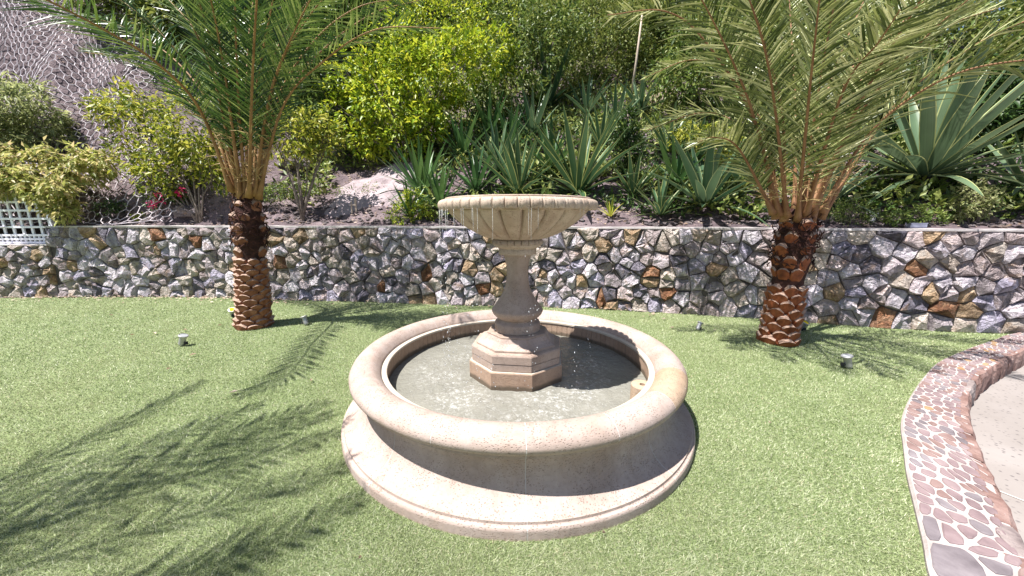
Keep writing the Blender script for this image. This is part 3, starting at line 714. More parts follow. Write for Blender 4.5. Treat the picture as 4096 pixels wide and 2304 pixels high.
def boot_mesh(name, mt):
    # wedge shaped stub of a cut leaf: outward +X, up +Z, width along Y
    V = [(-.02, -.085, -.06), (-.02, .085, -.06), (.012, -.05, -.085), (.012, .05, -.085), (.055, -.085, .0), (.075, -.05, .022), (.083, .0, .032), (.075, .05, .022), (.055, .085, .0),
         (.035, -.055, -.055), (.045, 0, -.06), (.035, .055, -.055), (.0, -.075, .02), (.0, -.035, .062), (.0, .035, .062), (.0, .075, .02)]
    F = [(0, 2, 9, 4), (2, 10, 9), (2, 3, 10), (3, 11, 10), (3, 1, 8, 11), (9, 10, 6, 5), (9, 5, 4), (10, 11, 7, 6), (11, 8, 7),
         (4, 5, 13, 12), (5, 6, 13), (6, 14, 13), (6, 7, 14), (7, 8, 15, 14), (0, 4, 12), (1, 15, 8), (0, 12, 13, 14, 15, 1)]
    return mesh(name, V, F, [mt, M_BOOTCUT], False, fm=[0]*9+[1]*5+[0]*3)
BM = [boot_mesh('leaf_base', M_BOOT), boot_mesh('leaf_base', M_BOOT2)]
def palm(name, label, foot, top, r0, r1, fronds, lm, rm, bm, nring, zsolid, seed, rh=.082, ll=.43):
    rg = random.Random(seed); foot = Vector(foot); top = Vector(top)
    pl = thing(name, label, 'palm tree', foot)
    ax = lambda t: foot.lerp(top, t)+Vector((0, 0, 0))
    prof = [(0, r0*1.06), (.08, r0*.94), (.3, r0*.9), (.5, lerp(r0, r1, .55)*.92), (.62, r1*1.18), (.8, r1*1.2), (.9, r1*1.02), (1.0, r1*.62)]
    tr = B(); P = [ax(t) for t, _ in prof]; tr.tube([P[0]-Vector((0, 0, .06))]+P, [prof[0][1]]+[r for _, r in prof], 20); tr = tr.to('trunk', M_FIBRE, pl, True)
    H = (top-foot).length; rows = int(zsolid*H/rh); axis = (top-foot).normalized(); tilt = Vector((0, 0, 1)).rotation_difference(axis)
    for i in range(rows):
        t = (i+.55)*rh/H; r = float(np.interp(t, [q[0] for q in prof], [q[1] for q in prof]))
        for k in range(nring):
            a_ = (k+.5*(i % 2))/nring*2*math.pi+.045*i+rg.uniform(-.06, .06); o = bpy.data.objects.new('leaf_base', bm); C.objects.link(o)
            o.parent = tr
            q_ = tilt @ Vector((math.cos(a_), math.sin(a_), 0))
            o.location = ax(t)+q_*(r-.012+rg.uniform(-.006, .008))
            o.rotation_euler = (Matrix.Rotation(a_, 4, 'Z') @ Matrix.Rotation(rg.uniform(-.22, .06), 4, 'Y') @ Matrix.Rotation(rg.uniform(-.12, .12), 4, 'X')).to_euler()
            sc = r*2*math.pi/nring/.165; o.scale = (rg.uniform(.7, 1.0), sc*rg.uniform(.9, 1.05), rh/.082*rg.uniform(.85, 1.1))
    # taller stubs under the crown
    for i in range(5):
        t = zsolid+.05+i*.085
        if t > .95: continue
        for k in range(6):
            a_ = (k+.5*(i % 2))/7*2*math.pi+rg.uniform(-.2, .2); q_ = Vector((math.cos(a_), math.sin(a_), 0)); o = bpy.data.objects.new('leaf_base', bm); C.objects.link(o)
            o.parent = tr
            r = float(np.interp(t, [q[0] for q in prof], [q[1] for q in prof])); o.location = ax(t)+q_*(r-.02)
            o.rotation_euler = (Matrix.Rotation(a_, 4, 'Z') @ Matrix.Rotation(rg.uniform(-.1, .3), 4, 'Y')).to_euler(); s_ = rg.uniform(.75, 1.0); o.scale = (s_*rg.uniform(.5, 1.0), s_*rg.uniform(.8, 1.05), s_*rg.uniform(1.0, 1.8))
    fb = B()                                                 # loose fibre wrapped under the crown
    for k in range(240):
        a_ = rg.uniform(0, 6.28); t = rg.uniform(zsolid+.1, .98); r = float(np.interp(t, [q[0] for q in prof], [q[1] for q in prof]))+rg.uniform(0, .035)
        p0 = ax(t)+Vector((math.cos(a_), math.sin(a_), 0))*r; b_ = a_+rg.uniform(-.7, .7); p1 = ax(t+rg.uniform(-.07, .08))+Vector((math.cos(b_), math.sin(b_), 0))*(r+rg.uniform(-.01, .05))
        fb.tube([p0, (p0+p1)/2+Vector((math.cos(a_), math.sin(a_), 0))*.02, p1], [.006, .008, .002], 4, False)
    fb.to('fibre_sheath', M_FIBRE, pl)
    for k, f_ in enumerate(fronds):
        d0 = (f_[1]-f_[0]).normalized(); out = d0-axis*d0.dot(axis); f_ = list(f_); f_[0] = f_[0]+out.normalized()*min(.13, .25*out.length)-axis*rg.uniform(.02, .12)
        frond(pl, f_, lm, rm, ll*rg.uniform(.9, 1.08), seed=seed*100+k)
    return pl
def pxf(Y0, pts): return [at_y(x, y, Y0+dy) for x, y, dy in pts]
LF = [
 [(985,770,0),(958,480,-.2),(945,200,-.45),(935,-150,-.7),(920,-480,-.8)],
 [(1005,765,0),(1130,430,-.15),(1300,240,-.25),(1504,118,-.35),(1763,112,-.4)],
 [(958,760,0),(800,440,-.35),(625,250,-.85),(400,110,-1.5),(0,-90,-2.4),(-644,-371,-2.9)],
 [(970,765,0),(860,330,-.3),(760,80,-.5),(640,-200,-.7)],
 [(1000,765,.1),(1040,430,.3),(1130,150,.6),(1300,-80,.9)],
 [(1005,765,.1),(1090,480,.4),(1260,230,.8),(1480,60,1.1),(1680,0,1.3)],
 [(970,765,.1),(900,420,.4),(800,150,.8),(620,-60,1.2)],
 [(965,765,.1),(840,500,.4),(640,320,.8),(480,230,1.0),(340,210,1.2)],
 [(985,765,.15),(985,400,.6),(1000,100,1.0),(1050,-200,1.4)],
 [(1000,765,0),(1075,400,-.25),(1180,120,-.6),(1330,-160,-1.0)],
 [(970,765,0),(900,300,-.4),(820,-100,-.9),(720,-400,-1.3)],
 [(990,765,0),(1010,300,-.7),(1040,-150,-1.4),(1090,-420,-2.1)],
 [(1000,765,0),(1100,330,-.1),(1240,60,-.2),(1420,-120,-.3)],
 [(960,765,0),(820,380,0),(640,130,.0),(430,-40,.0)],
 [(965,765,.1),(870,480,.3),(720,260,.5),(520,120,.7),(330,60,.8)],
 [(1000,765,.1),(1060,500,.5),(1180,300,.9),(1330,180,1.2),(1480,170,1.4)],
 [(1005,765,.0),(1110,400,.1),(1260,160,.2),(1430,30,.3),(1620,-10,.3)],
 [(985,765,.2),(950,450,.7),(900,200,1.1),(820,-40,1.5)],
 [(980,765,0),(905,380,-.2),(830,120,-.4),(760,-120,-.6)],
 [(985,765,0),(1020,400,-.1),(1080,60,-.3),(1150,-250,-.5)],
 [(990,765,.2),(1030,470,.7),(1110,240,1.2),(1230,40,1.6)],
]
palm('palm_tree', 'short date palm with dark green fronds left of the fountain', (-3.91, 5.21, 0), at_y(990, 775, 5.27), 0.20, .155, [pxf(5.25, f) for f in LF], L_PALM, M_RACHIS, BM[0], 7, .53, 3, .074)
RF = [
 [(3160,850,0),(3132,483,-.2),(3064,193,-.4),(3006,20,-.5),(2900,-200,-.6)],
 [(3215,840,0),(3267,415,-.25),(3340,0,-.5),(3420,-350,-.7)],
 [(3219,850,0),(3412,502,-.4),(3634,222,-.8),(3847,20,-1.1),(4050,-120,-1.35)],
 [(3238,840,0),(3480,531,-.35),(3769,319,-.75),(4096,241,-1.1),(4350,270,-1.3)],
 [(3240,840,.0),(3576,425,-.2),(3866,203,-.45),(4096,87,-.65),(4400,20,-.8)],
 [(3220,835,0),(3364,386,-.8),(3518,164,-1.35),(3600,40,-1.65)],
 [(3150,840,0),(3016,483,-.05),(2820,165,-.1),(2659,45,-.15),(2430,60,-.2)],
 [(3150,840,.1),(3060,520,.3),(2900,290,.6),(2763,240,.75),(2580,310,.9)],
 [(3150,840,.1),(3060,610,.3),(2940,490,.6),(2806,450,.8),(2590,520,1.0)],
 [(3130,830,0),(2958,599,-.2),(2860,550,-.35),(2790,570,-.45)],
 [(3200,830,.1),(3180,420,.4),(3160,50,.8),(3140,-250,1.1)],
 [(3210,835,.1),(3300,400,.5),(3430,60,1),(3560,-200,1.4)],
 [(3200,840,0),(3240,350,-.9),(3300,-200,-1.6)],
 [(3230,835,0),(3420,450,-.6),(3650,50,-1.2),(3900,-300,-1.7)],
 [(3170,835,0),(3080,300,-.7),(2950,-150,-1.3)],
 [(3230,835,.2),(3400,480,.45),(3600,240,.7),(3800,100,.85),(4000,30,.95)],
 [(3215,835,.2),(3330,450,.5),(3450,200,.85),(3560,40,1.1),(3680,-70,1.3)],
 [(3225,835,.15),(3390,430,.3),(3560,150,.4),(3740,-40,.5)],
 [(3150,835,0),(3000,420,-.35),(2840,60,-.7),(2700,-160,-1.0)],
]
palm('palm_tree', 'short date palm with olive fronds and red stubby trunk right of the fountain', (3.53, 4.53, 0), at_y(3200, 835, 4.5), .195, .17, [pxf(4.48, f) for f in RF], L_PALM2, M_RACHIS2, BM[1], 7, .5, 5, .096)
c0 = Vector((-4.9, -.7, 0))+SUN_V*(3.7/SUN_V.z); TF = []
for G_, zt in (([(-3.1, 3.35), (-3.15, 2.3), (-3.4, 1.3)], 4.3), ([(-1.64, 2.94), (-2.22, 2.3), (-3.0, 1.35)], 4.2), ([(-1.2, 2.52), (-1.73, 2.18), (-2.8, 1.35)], 4.5),
               ([(-1.02, 2.1), (-1.6, 1.78), (-2.7, 1.1)], 4.1), ([(-.86, 1.82), (-1.38, 1.42), (-2.7, .75)], 4.4), ([(-.8, 1.25), (-1.6, .9), (-2.8, .3)], 4.2), ([(-1.5, 2.72), (-2.05, 2.2), (-3.0, 1.2)], 4.4), ([(-2.2, 2.9), (-2.6, 2.3), (-3.3, 1.4)], 4.3), ([(-1.2, 1.5), (-1.8, 1.1), (-2.9, .5)], 4.5)):
    TF.append([c0]+[Vector((x, y, 0))+SUN_V*(z/SUN_V.z) for (x, y), z in zip(G_[::-1], (4.1, lerp(4.2, zt-.75, .4), zt-.75))])
for k, (az, el, ln_) in enumerate([(-8, .35, 3.3), (-25, .3, 3.2), (110, .4, 3.2), (140, .3, 3.2), (175, .4, 3.2), (210, .3, 3.2), (250, .4, 3.2), (290, .3, 3.2), (320, .4, 3.2)]):
    d_ = Vector((math.cos(math.radians(az)), math.sin(math.radians(az)), 0))
    TF.append([c0+d_*ln_*t*(.9 if el < .6 else .75)+Vector((0, 0, ln_*(el*1.3*t-(.42+el*.7)*t*t))) for t in (0, .25, .5, .75, 1)])
palm('palm_tree', 'tall date palm on the near left whose fronds shade the lawn', (c0.x-.1, c0.y-.1, 0), c0, .2, .16, TF, L_PALM, M_RACHIS, BM[0], 8, .8, 9, .082, .36)

# ---------------------------------------------------------------- leaf clouds and shrubs
def leaf_cloud(clumps, n, size, rg, nsub=22, spread=.2, asp=.42, droop=.25):
    """many small folded leaves gathered in twig-sized tufts over the clumps (centre, radii)"""
    wts = np.array([c_[1][0]*c_[1][2]+c_[1][0]*c_[1][1] for c_ in clumps]); wts = wts/wts.sum(); P = []; A = []
    for (c_, rad_), wt in zip(clumps, wts):
        k = int(n*wt); ns_ = max(4, int(nsub))
        d = rg.normal(size=(ns_, 3)); d /= np.linalg.norm(d, axis=1)[:, None]; rr_ = rg.uniform(.35, 1.0, ns_)**.6
        sub = d*rr_[:, None]; pick = rg.integers(0, ns_, k); pt = sub[pick]+rg.normal(0, spread, (k, 3))
        P.append(np.array(c_)+pt*np.array(rad_)); A.append(pt/np.maximum(.3, np.linalg.norm(pt, axis=1))[:, None])
    P = np.concatenate(P); A = np.concatenate(A); k = len(P)
    d = A*.7+rg.normal(0, .6, (k, 3)); d[:, 2] -= droop; d /= np.linalg.norm(d, axis=1)[:, None]
    nr = rg.normal(0, .55, (k, 3))+np.array([0, -.15, 1.0]); s_ = np.cross(d, nr); s_ /= np.maximum(1e-4, np.linalg.norm(s_, axis=1))[:, None]
    up = np.cross(s_, d); L = size*rg.uniform(.6, 1.3, k)[:, None]
    v0 = P; v1 = P+d*L*.45-s_*L*asp*.5+up*L*.08; v2 = P+d*L-up*L*.12; v3 = P+d*L*.45+s_*L*asp*.5+up*L*.08
    V = np.stack([v0, v1, v2, v3], 1).reshape(-1, 3); i = np.arange(k)[:, None]*4
    return V, np.concatenate([i+[0, 1, 2], i+[0, 2, 3]])
def shrub(name, label, cat, foot_px, clumps_px, lm, n, size, group=None, depth=None, nstem=4, srad=.018, droop=.25, nsub=22, spread=.2, asp=.42, thick=.8, bark=None):
    """shrub whose foot stands on the slope; clumps given by centre and radius in photograph pixels plus depth from the foot"""
    f_ = on_hill(*foot_px); rg = np.random.default_rng(abs(hash((foot_px[0]*7+foot_px[1]*13, n))) % 2**31)
    sh_ = thing(name, label, cat, f_, group); cl = []
    for cx, cy, rp, dy in clumps_px:
        c_ = at_y(cx, cy, f_.y+dy); g = float(hz(c_.x, c_.y)); r = rp*(c_.y*cP-(c_.z-CAMH)*sP)/FPX
        cl.append(((c_.x, c_.y, max(c_.z, g+r*.35)), (r, r*thick, r*.85)))
    V, F = leaf_cloud(cl, n, size, rg, nsub, spread, asp, droop)
    st_ = B(); rr_ = random.Random(n)
    for k in range(nstem):
        c_ = Vector(cl[k % len(cl)][0]); a_ = f_+Vector((rr_.uniform(-.08, .08), rr_.uniform(-.05, .05), -.05)); m_ = a_.lerp(c_, .5)+Vector((rr_.uniform(-.12, .12), rr_.uniform(-.1, .1), .06))
        st_.tube([a_, a_.lerp(m_, .5)+Vector((rr_.uniform(-.04, .04), 0, .02)), m_, c_], [srad, srad*.85, srad*.65, srad*.3], 6)
        for j in range(4):
            e_ = c_+Vector((rr_.gauss(0, .5), rr_.gauss(0, .4), rr_.gauss(.1, .4)))*cl[k % len(cl)][1][0]
            st_.tube([m_.lerp(c_, j/4), (m_.lerp(c_, j/4)+e_)/2+Vector((0, 0, .03)), e_], [srad*.4, srad*.3, srad*.12], 4, False)
    st_.to('stems', bark or M_BARK, sh_, True)
    link('foliage', npmesh('foliage', V, F, lm), sh_)
    return sh_
# left of the left palm, on the netted bank
shrub('shrub', 'yellow green bush with bare stems left of the left palm', 'shrub', (800, 890), [(600, 520, 170, .5), (760, 500, 160, .4), (700, 640, 150, .2), (830, 600, 120, .2), (500, 440, 110, .7), (640, 720, 110, .2), (440, 400, 60, .8), (860, 700, 80, .1)], L_YEL, 5200, .115, nstem=9, nsub=36, spread=.13, srad=.022)
shrub('shrub', 'feathery grey green bush in front of the net at the upper left edge', 'shrub', (90, 640), [(60, 460, 150, -.1), (150, 540, 120, -.1), (40, 580, 130, -.2), (190, 470, 70, 0), (-80, 500, 150, 0)], L_FERN, 6500, .16, asp=.22, droop=.5, nsub=30, spread=.15)
shrub('creeper', 'pale yellow green creeper spilling over the white lattice', 'creeper', (150, 800), [(40, 670, 95, -.5), (170, 680, 95, -.4), (310, 665, 90, -.3), (90, 735, 75, -.75), (220, 770, 75, -.75), (258, 855, 42, -.8), (400, 650, 60, -.2), (0, 730, 70, -.7), (-90, 720, 100, -.5), (160, 790, 40, -.85), (235, 830, 50, -.8)], L_CREEP, 6500, .12, droop=.6, nstem=5, nsub=30, spread=.16)
shrub('flowering_bush', 'small bush with pink flowers by the wall top left of the palm', 'bush', (660, 850), [(620, 800, 45, 0), (690, 780, 40, .05), (730, 800, 36, .1)], L_DARK, 700, .07, nstem=3, srad=.008)
fo_ = on_hill(660, 850); fb = bpy.data.objects.get('flowering_bush')
V, F = leaf_cloud([(tuple(at_y(x, y, fo_.y-.12)), (.06, .05, .05)) for x, y in ((632, 775), (600, 818), (722, 764), (640, 800), (610, 825), (715, 770))], 130, .05, np.random.default_rng(3), 5, .4, .8)
link('flowers', npmesh('flowers', V, F, L_PINK), fb)
shrub('young_tree', 'slender young tree with thin stems just right of the left palm', 'tree', (1215, 885), [(1180, 560, 75, .2), (1110, 600, 60, .1), (1240, 500, 75, .3), (1290, 560, 65, .3), (1150, 470, 60, .4), (1080, 520, 50, .3), (1330, 520, 45, .4), (1225, 610, 50, .1)], L_YEL, 1700, .115, nstem=8, srad=.02, spread=.3)
# the big lime bush in the middle and those about it
shrub('lime_bush', 'large bright lime green bush at the centre of the slope', 'bush', (1640, 660), [(1560, 440, 190, .3), (1420, 480, 120, .2), (1700, 330, 190, .6), (1480, 300, 140, .5), (1820, 260, 170, .9), (1620, 560, 110, 0), (1480, 560, 80, 0), (1700, 500, 100, .1), (1380, 330, 90, .5), (1950, 200, 130, 1.1), (1600, 200, 150, 1.0)], L_LIME, 11500, .15, nsub=60, spread=.10, nstem=9, srad=.03)
shrub('lime_bush', 'lime green bush at the top behind the yellowing palm frond tip', 'bush', (1500, 330), [(1500, 130, 190, .2), (1680, 80, 170, .3), (1820, 90, 150, .4), (1350, 200, 130, .2), (1960, 60, 130, .6), (1250, 120, 130, .3)], L_LIME, 7500, .16, nsub=55, spread=.10, nstem=6)
shrub('bush', 'mid green bush behind the right half of the left palm', 'bush', (1150, 520), [(1150, 350, 170, .3), (1300, 430, 130, .2), (1000, 300, 160, .5), (1200, 200, 150, .6), (900, 380, 130, .5)], L_MID, 6500, .15, nsub=40, spread=.14, nstem=5)
shrub('bush', 'dark green bush right of the large lime bush', 'bush', (2060, 520), [(2040, 330, 130, .2), (2130, 210, 140, .6), (1960, 420, 90, 0), (2230, 130, 140, .9), (2080, 90, 130, 1.0)], L_MID, 6500, .14, nsub=40, spread=.14, nstem=5)
shrub('bush', 'fine leaved green bush above the agaves beside the pale stalk', 'bush', (2350, 400), [(2330, 270, 150, .2), (2450, 180, 150, .4), (2250, 300, 110, .1), (2400, 80, 150, .7), (2550, 260, 110, .3), (2600, 110, 140, .7)], L_MID2, 10000, .115, nsub=40, spread=.15, nstem=5)
shrub('bush', 'shaded green bush behind the crown of the right palm', 'bush', (2900, 500), [(2850, 330, 170, .2), (3000, 220, 180, .5), (2800, 160, 160, .8), (3100, 380, 150, .3), (2720, 300, 110, .3)], L_MID, 8000, .14, nsub=40, spread=.14, nstem=5)
shrub('bush', 'yellow green feathery bush low behind the right palm', 'bush', (2880, 690), [(2850, 580, 90, 0), (2780, 540, 80, 0), (2930, 620, 80, 0), (3010, 560, 90, .2)], L_YEL, 2600, .12, asp=.25, nstem=4)
shrub('bush', 'dark bush behind the giant agave at the right edge', 'bush', (3900, 620), [(3800, 460, 200, .5), (3980, 430, 200, .6), (4120, 480, 220, .6), (3650, 400, 180, .9), (3900, 600, 150, .2), (4080, 650, 150, .1)], L_DARK, 8000, .16, nsub=40, spread=.14, nstem=5)
shrub('bush', 'green bush high behind the fronds of the right palm', 'bush', (3400, 420), [(3350, 220, 190, .3), (3550, 150, 200, .5), (3200, 100, 180, .8), (3750, 200, 190, .6), (3480, 40, 200, 1)], L_MID2, 8000, .15, nsub=40, spread=.14, nstem=5)
HS = [(1300, 40, 200, 'above the yellowing frond tip of the left palm'), (1750, -40, 230, 'at the top above the large lime bush'), (2150, -20, 230, 'at the top above the tallest agave'), (2480, -30, 240, 'at the top behind the pale dead stalk'),
      (2850, -20, 240, 'at the top left of the right palm crown'), (3250, -60, 260, 'at the top straight behind the right palm crown'), (3650, -60, 260, 'at the top right of the right palm crown'), (4050, 20, 280, 'in the upper right corner behind the long fronds'),
      (850, 160, 200, 'behind the left half of the left palm crown'), (620, 60, 210, 'beside the net behind the left palm frond tips'), (1050, 20, 220, 'straight behind the top of the left palm'), (4150, 250, 240, 'at the right edge above the giant agave'),
      (2330, 90, 200, 'left of the top of the pale dead stalk'), (2700, 130, 190, 'behind the yellowing frond tips of the right palm'), (1980, 60, 170, 'right above the large lime bush')]
for k, (x, y, r, wh) in enumerate(HS):
    lm_ = R.choice([L_MID, L_MID2, L_MID2, L_DARK]); shrub('hillside_shrub', 'dense green shrub high on the slope, '+wh, 'shrub', (x, max(10, y+r*.6)), [(x, y, r, .4), (x+r*.6, y+r*.2, r*.7, .2), (x-r*.6, y+r*.25, r*.7, .3)], lm_, 5500, .2, 'shrubs high on the slope', nstem=3, nsub=40, spread=.14)

# ---------------------------------------------------------------- agaves
def agave_leaf(name, wd, bend, mt, ns=9, cup=.26):
    V = []; F = []; UV = []; x = z = 0.0; a_ = 0.0
    for i in range(ns+1):
        t = i/ns; wv = wd*(.62+.38*math.sin(min(1, t/.42)*math.pi/2))*(1-max(0, (t-.42)/.58)**1.55) if t < 1 else 0.001
        for u in (-1, -.5, 0, .5, 1): V.append((x-math.sin(a_)*cup*wv*u*u*(-1), u*wv, z+math.cos(a_)*cup*wv*u*u-(.10*wd*(1-t) if u == 0 else 0))); UV.append((u, t))
        a_ = -bend*t; x += math.cos(a_)/ns; z += math.sin(a_)/ns
    for i in range(ns):
        for k in range(4): F.append((i*5+k, i*5+5+k, i*5+6+k, i*5+1+k))
    return mesh(name, V, F, mt, True, uv=UV)
AL = {}
for key, mt, wd in (('plain', L_AGAVE, .056), ('striped', L_AGAVE2, .052), ('strap', L_AGAVE3, .042), ('giant', L_AGAVEB, .053), ('sprout', L_YEL, .05)):
    AL[key] = [agave_leaf('leaf', wd*(.9 if key != 'strap' else 1), b, mt) for b in (.12, .45, .95)]
def agave(label, px, py, Lp, kind, n, group='agaves on the slope above the wall', elmin=5, dyaw=0, lift=.0, name='agave'):
    f_ = on_hill(px, py); f_.z += lift+.06; L = 1.12*Lp*(f_.y*cP-(f_.z-CAMH)*sP)/FPX; rg = random.Random(px*3+py)
    ag = thing(name, label, 'agave' if name == 'agave' else 'plant', f_, group)
    n = int(n*1.3)
    for k in range(n):
        t = k/(n-1); el = math.radians(lerp(86, elmin, t**.8)+rg.uniform(-7, 7)); az = k*2.39996+rg.uniform(-.2, .2)+dyaw
        o = bpy.data.objects.new('leaf', AL[kind][0 if t < .45 else rg.choice((0, 1, 1)) if t < .8 else rg.choice((1, 1, 2))]); C.objects.link(o); o.parent = ag
        s_ = L*rg.uniform(.86, 1.08)*(.8+.2*math.sin(math.pi*min(1, t+.25))); r_ = .02*L*(1+2*t)
        o.location = (r_*math.cos(az), r_*math.sin(az), .02*L*(1-t))
        o.rotation_euler = (Matrix.Rotation(az, 4, 'Z') @ Matrix.Rotation(-el, 4, 'Y') @ Matrix.Rotation(rg.uniform(-.12, .12), 4, 'X')).to_euler(); o.scale = (s_, s_*rg.uniform(.85, 1.1), s_)
    return ag
agave('giant striped agave with pale green blades at the right end of the slope', 3690, 755, 460, 'giant', 38, elmin=-8, lift=.1)
agave('large agave with upright blue green blades just right of the fountain bowl centre', 2310, 790, 300, 'striped', 30)
agave('agave with narrow blades directly behind the middle of the fountain bowl', 2075, 795, 240, 'striped', 28)
agave('dark broad bladed agave on the wall top left of the right palm', 2815, 845, 290, 'plain', 26)
agave('small yellow edged agave right beside the bowl rim, below the leafy column plant', 2530, 800, 165, 'striped', 22)
agave('low yellow edged agave at the wall top right of the small sprout', 2640, 875, 165, 'striped', 22)
agave('dark slender agave between the bowl and the strap leaved clumps', 1990, 700, 190, 'plain', 24)
agave('dark agave in the third row straight above the bowl', 2130, 560, 180, 'plain', 22)
agave('dark agave between the two upright striped agaves', 2200, 700, 190, 'strap', 26)
agave('dark agave up the slope right of the column plant', 2760, 700, 200, 'plain', 24)
agave('dark agave in shade between the sprout and the wall top agave', 2700, 760, 200, 'strap', 26)
agave('dark agave high on the slope left of the dead stalk', 2460, 520, 160, 'plain', 20)
agave('narrow dark agave beside the lime bush stems', 1960, 560, 170, 'strap', 22)
agave('agave half hidden behind the left rim of the fountain bowl', 1905, 780, 190, 'strap', 24)
agave('dark agave with upright blades up the slope left of the fountain bowl', 1850, 640, 175, 'strap', 24)
agave('agave partly hidden by the right side of the right palm trunk', 3310, 845, 220, 'giant', 22)
agave('agave with pale upright blades behind the column plant', 2670, 620, 170, 'striped', 22)
agave('tall dark agave highest on the slope above the fountain', 2190, 440, 210, 'plain', 20)
agave('grey green agave high on the slope right of the tallest one', 2345, 470, 150, 'plain', 18)
agave('agave in the second row above the left half of the bowl', 2040, 620, 170, 'strap', 24)
agave('agave in the second row above the right half of the bowl', 2400, 600, 170, 'striped', 24)
agave('agave at the foot of the pale dead stalk', 2560, 460, 150, 'plain', 20)
agave('agave with long blades reaching in from the right picture edge', 4120, 800, 300, 'giant', 24)
agave('wide flat agave low behind the right palm trunk', 2960, 760, 210, 'plain', 20)
agave('strap leaved clump with drooping dark blades at the left end of the agaves', 1690, 790, 210, 'strap', 34, elmin=15)
agave('strap leaved clump at the wall top left of the fountain bowl', 1640, 880, 140, 'strap', 22, elmin=25)
agave('small strap leaved clump between the bowl and the lime bush', 1760, 850, 170, 'strap', 26, elmin=20)
agave('small bright green sprout at the wall top right of the bowl', 2440, 880, 85, 'sprout', 12, None, elmin=40, name='sprout')
# column plant with whorls of small dark leaves
f_ = on_hill(2515, 740); cpz = thing('column_plant', 'dark leafy column shaped plant between agaves right of the bowl', 'plant', f_)
top = at_y(2510, 440, f_.y); B().tube([f_-Vector((0, 0, .05)), f_.lerp(top, .5)+Vector((.03, 0, 0)), top], [.025, .02, .012], 7).to('stem', M_BARK, cpz, True)
cl = [(tuple(f_.lerp(top, t)+Vector((R.uniform(-.06, .06), 0, 0))), (r, r*.9, r*.6)) for t, r in ((.25, .2), (.42, .26), (.58, .27), (.74, .2), (.93, .16))]
V, F = leaf_cloud(cl, 1500, .11, np.random.default_rng(5), 16, .3, .3, -.1); link('foliage', npmesh('foliage', V, F, L_DARK), cpz)
# dead flower stalk
f_ = on_hill(2520, 410); sp_ = thing('dead_stalk', 'tall pale dead flower stalk standing above the agaves', 'stalk', f_)
tp_ = at_y(2568, 60, f_.y-.2); B().tube([f_-Vector((0, 0, .1)), f_.lerp(tp_, .5)+Vector((.02, 0, 0)), tp_], [.042, .034, .022], 8).to('stem', M_STALK, sp_, True)
b_ = B(); b_.tube([at_y(2522, 415, f_.y-.1), at_y(2550, 450, f_.y-.25), at_y(2582, 485, f_.y-.4)], [.03, .028, .02], 7); b_.to('fallen_piece', M_BOOT2, sp_, True)
f_ = on_hill(2660, 400); dl = thing('dead_leaves', 'drooping grey dead agave leaves hanging on the slope right of the stalk', 'plant', f_); b_ = B()
for k in range(12):
    a = at_y(2700-k*9, 350+k*3, f_.y-.1); e_ = at_y(2690-k*11, 440+R.uniform(-15, 30), f_.y-.25); sd = Vector((.03, 0, 0))
    b_.add([a-sd*.5, a+sd*.5, a.lerp(e_, .5)+sd+Vector((0, -.03, .04)), a.lerp(e_, .5)-sd+Vector((0, -.03, .04)), e_+sd*.3, e_-sd*.3], [(0, 1, 2, 3), (3, 2, 4, 5)])
b_.to('leaf_skirt', L_DRY, dl)
# weeds at the wall top
shrub('weed', 'pale leafy weed below the giant agave at the wall top', 'weed', (3900, 890), [(3880, 800, 70, 0), (3950, 820, 60, 0), (3830, 840, 50, 0), (3900, 760, 45, .05)], L_WEED, 1300, .06, nstem=6, srad=.006)
shrub('weed', 'wispy brownish weed right of the right palm crown', 'weed', (3400, 895), [(3380, 845, 55, 0), (3440, 850, 55, 0)], L_MID, 1500, .045, asp=.2, nstem=5, srad=.005)
shrub('weed', 'low green weeds at the wall top under the giant agave', 'weed', (3680, 895), [(3660, 860, 45, 0), (3740, 870, 45, 0), (3590, 870, 40, 0)], L_MID, 1300, .05, nstem=4, srad=.005)
shrub('weed', 'low ferny weed at the wall top left of the fountain bowl', 'weed', (1640, 890), [(1600, 850, 55, 0), (1680, 855, 50, 0), (1650, 800, 45, .05)], L_LIME, 1500, .07, asp=.25, nstem=4, srad=.005)
shrub('weed', 'small bush on the bank right of the left palm trunk', 'weed', (1120, 840), [(1100, 775, 45, 0), (1160, 765, 40, .05), (1060, 780, 35, 0)], L_MID, 800, .06, nstem=3, srad=.008)
shrub('weed', 'sparse weed on the bare bank above the wall', 'weed', (1440, 800), [(1400, 775, 40, 0), (1480, 760, 35, .1), (1350, 765, 30, .1)], L_MID, 350, .055, nstem=3, srad=.006)
shrub('weed', 'light green tuft at the wall top under the net', 'weed', (560, 880), [(560, 868, 22, 0)], L_LIME, 160, .05, nstem=2, srad=.004)
shrub('weed', 'dark green weed on the shaded bank under the net', 'weed', (430, 870), [(430, 840, 40, 0), (480, 830, 30, 0)], L_DARK, 500, .06, nstem=3, srad=.005)

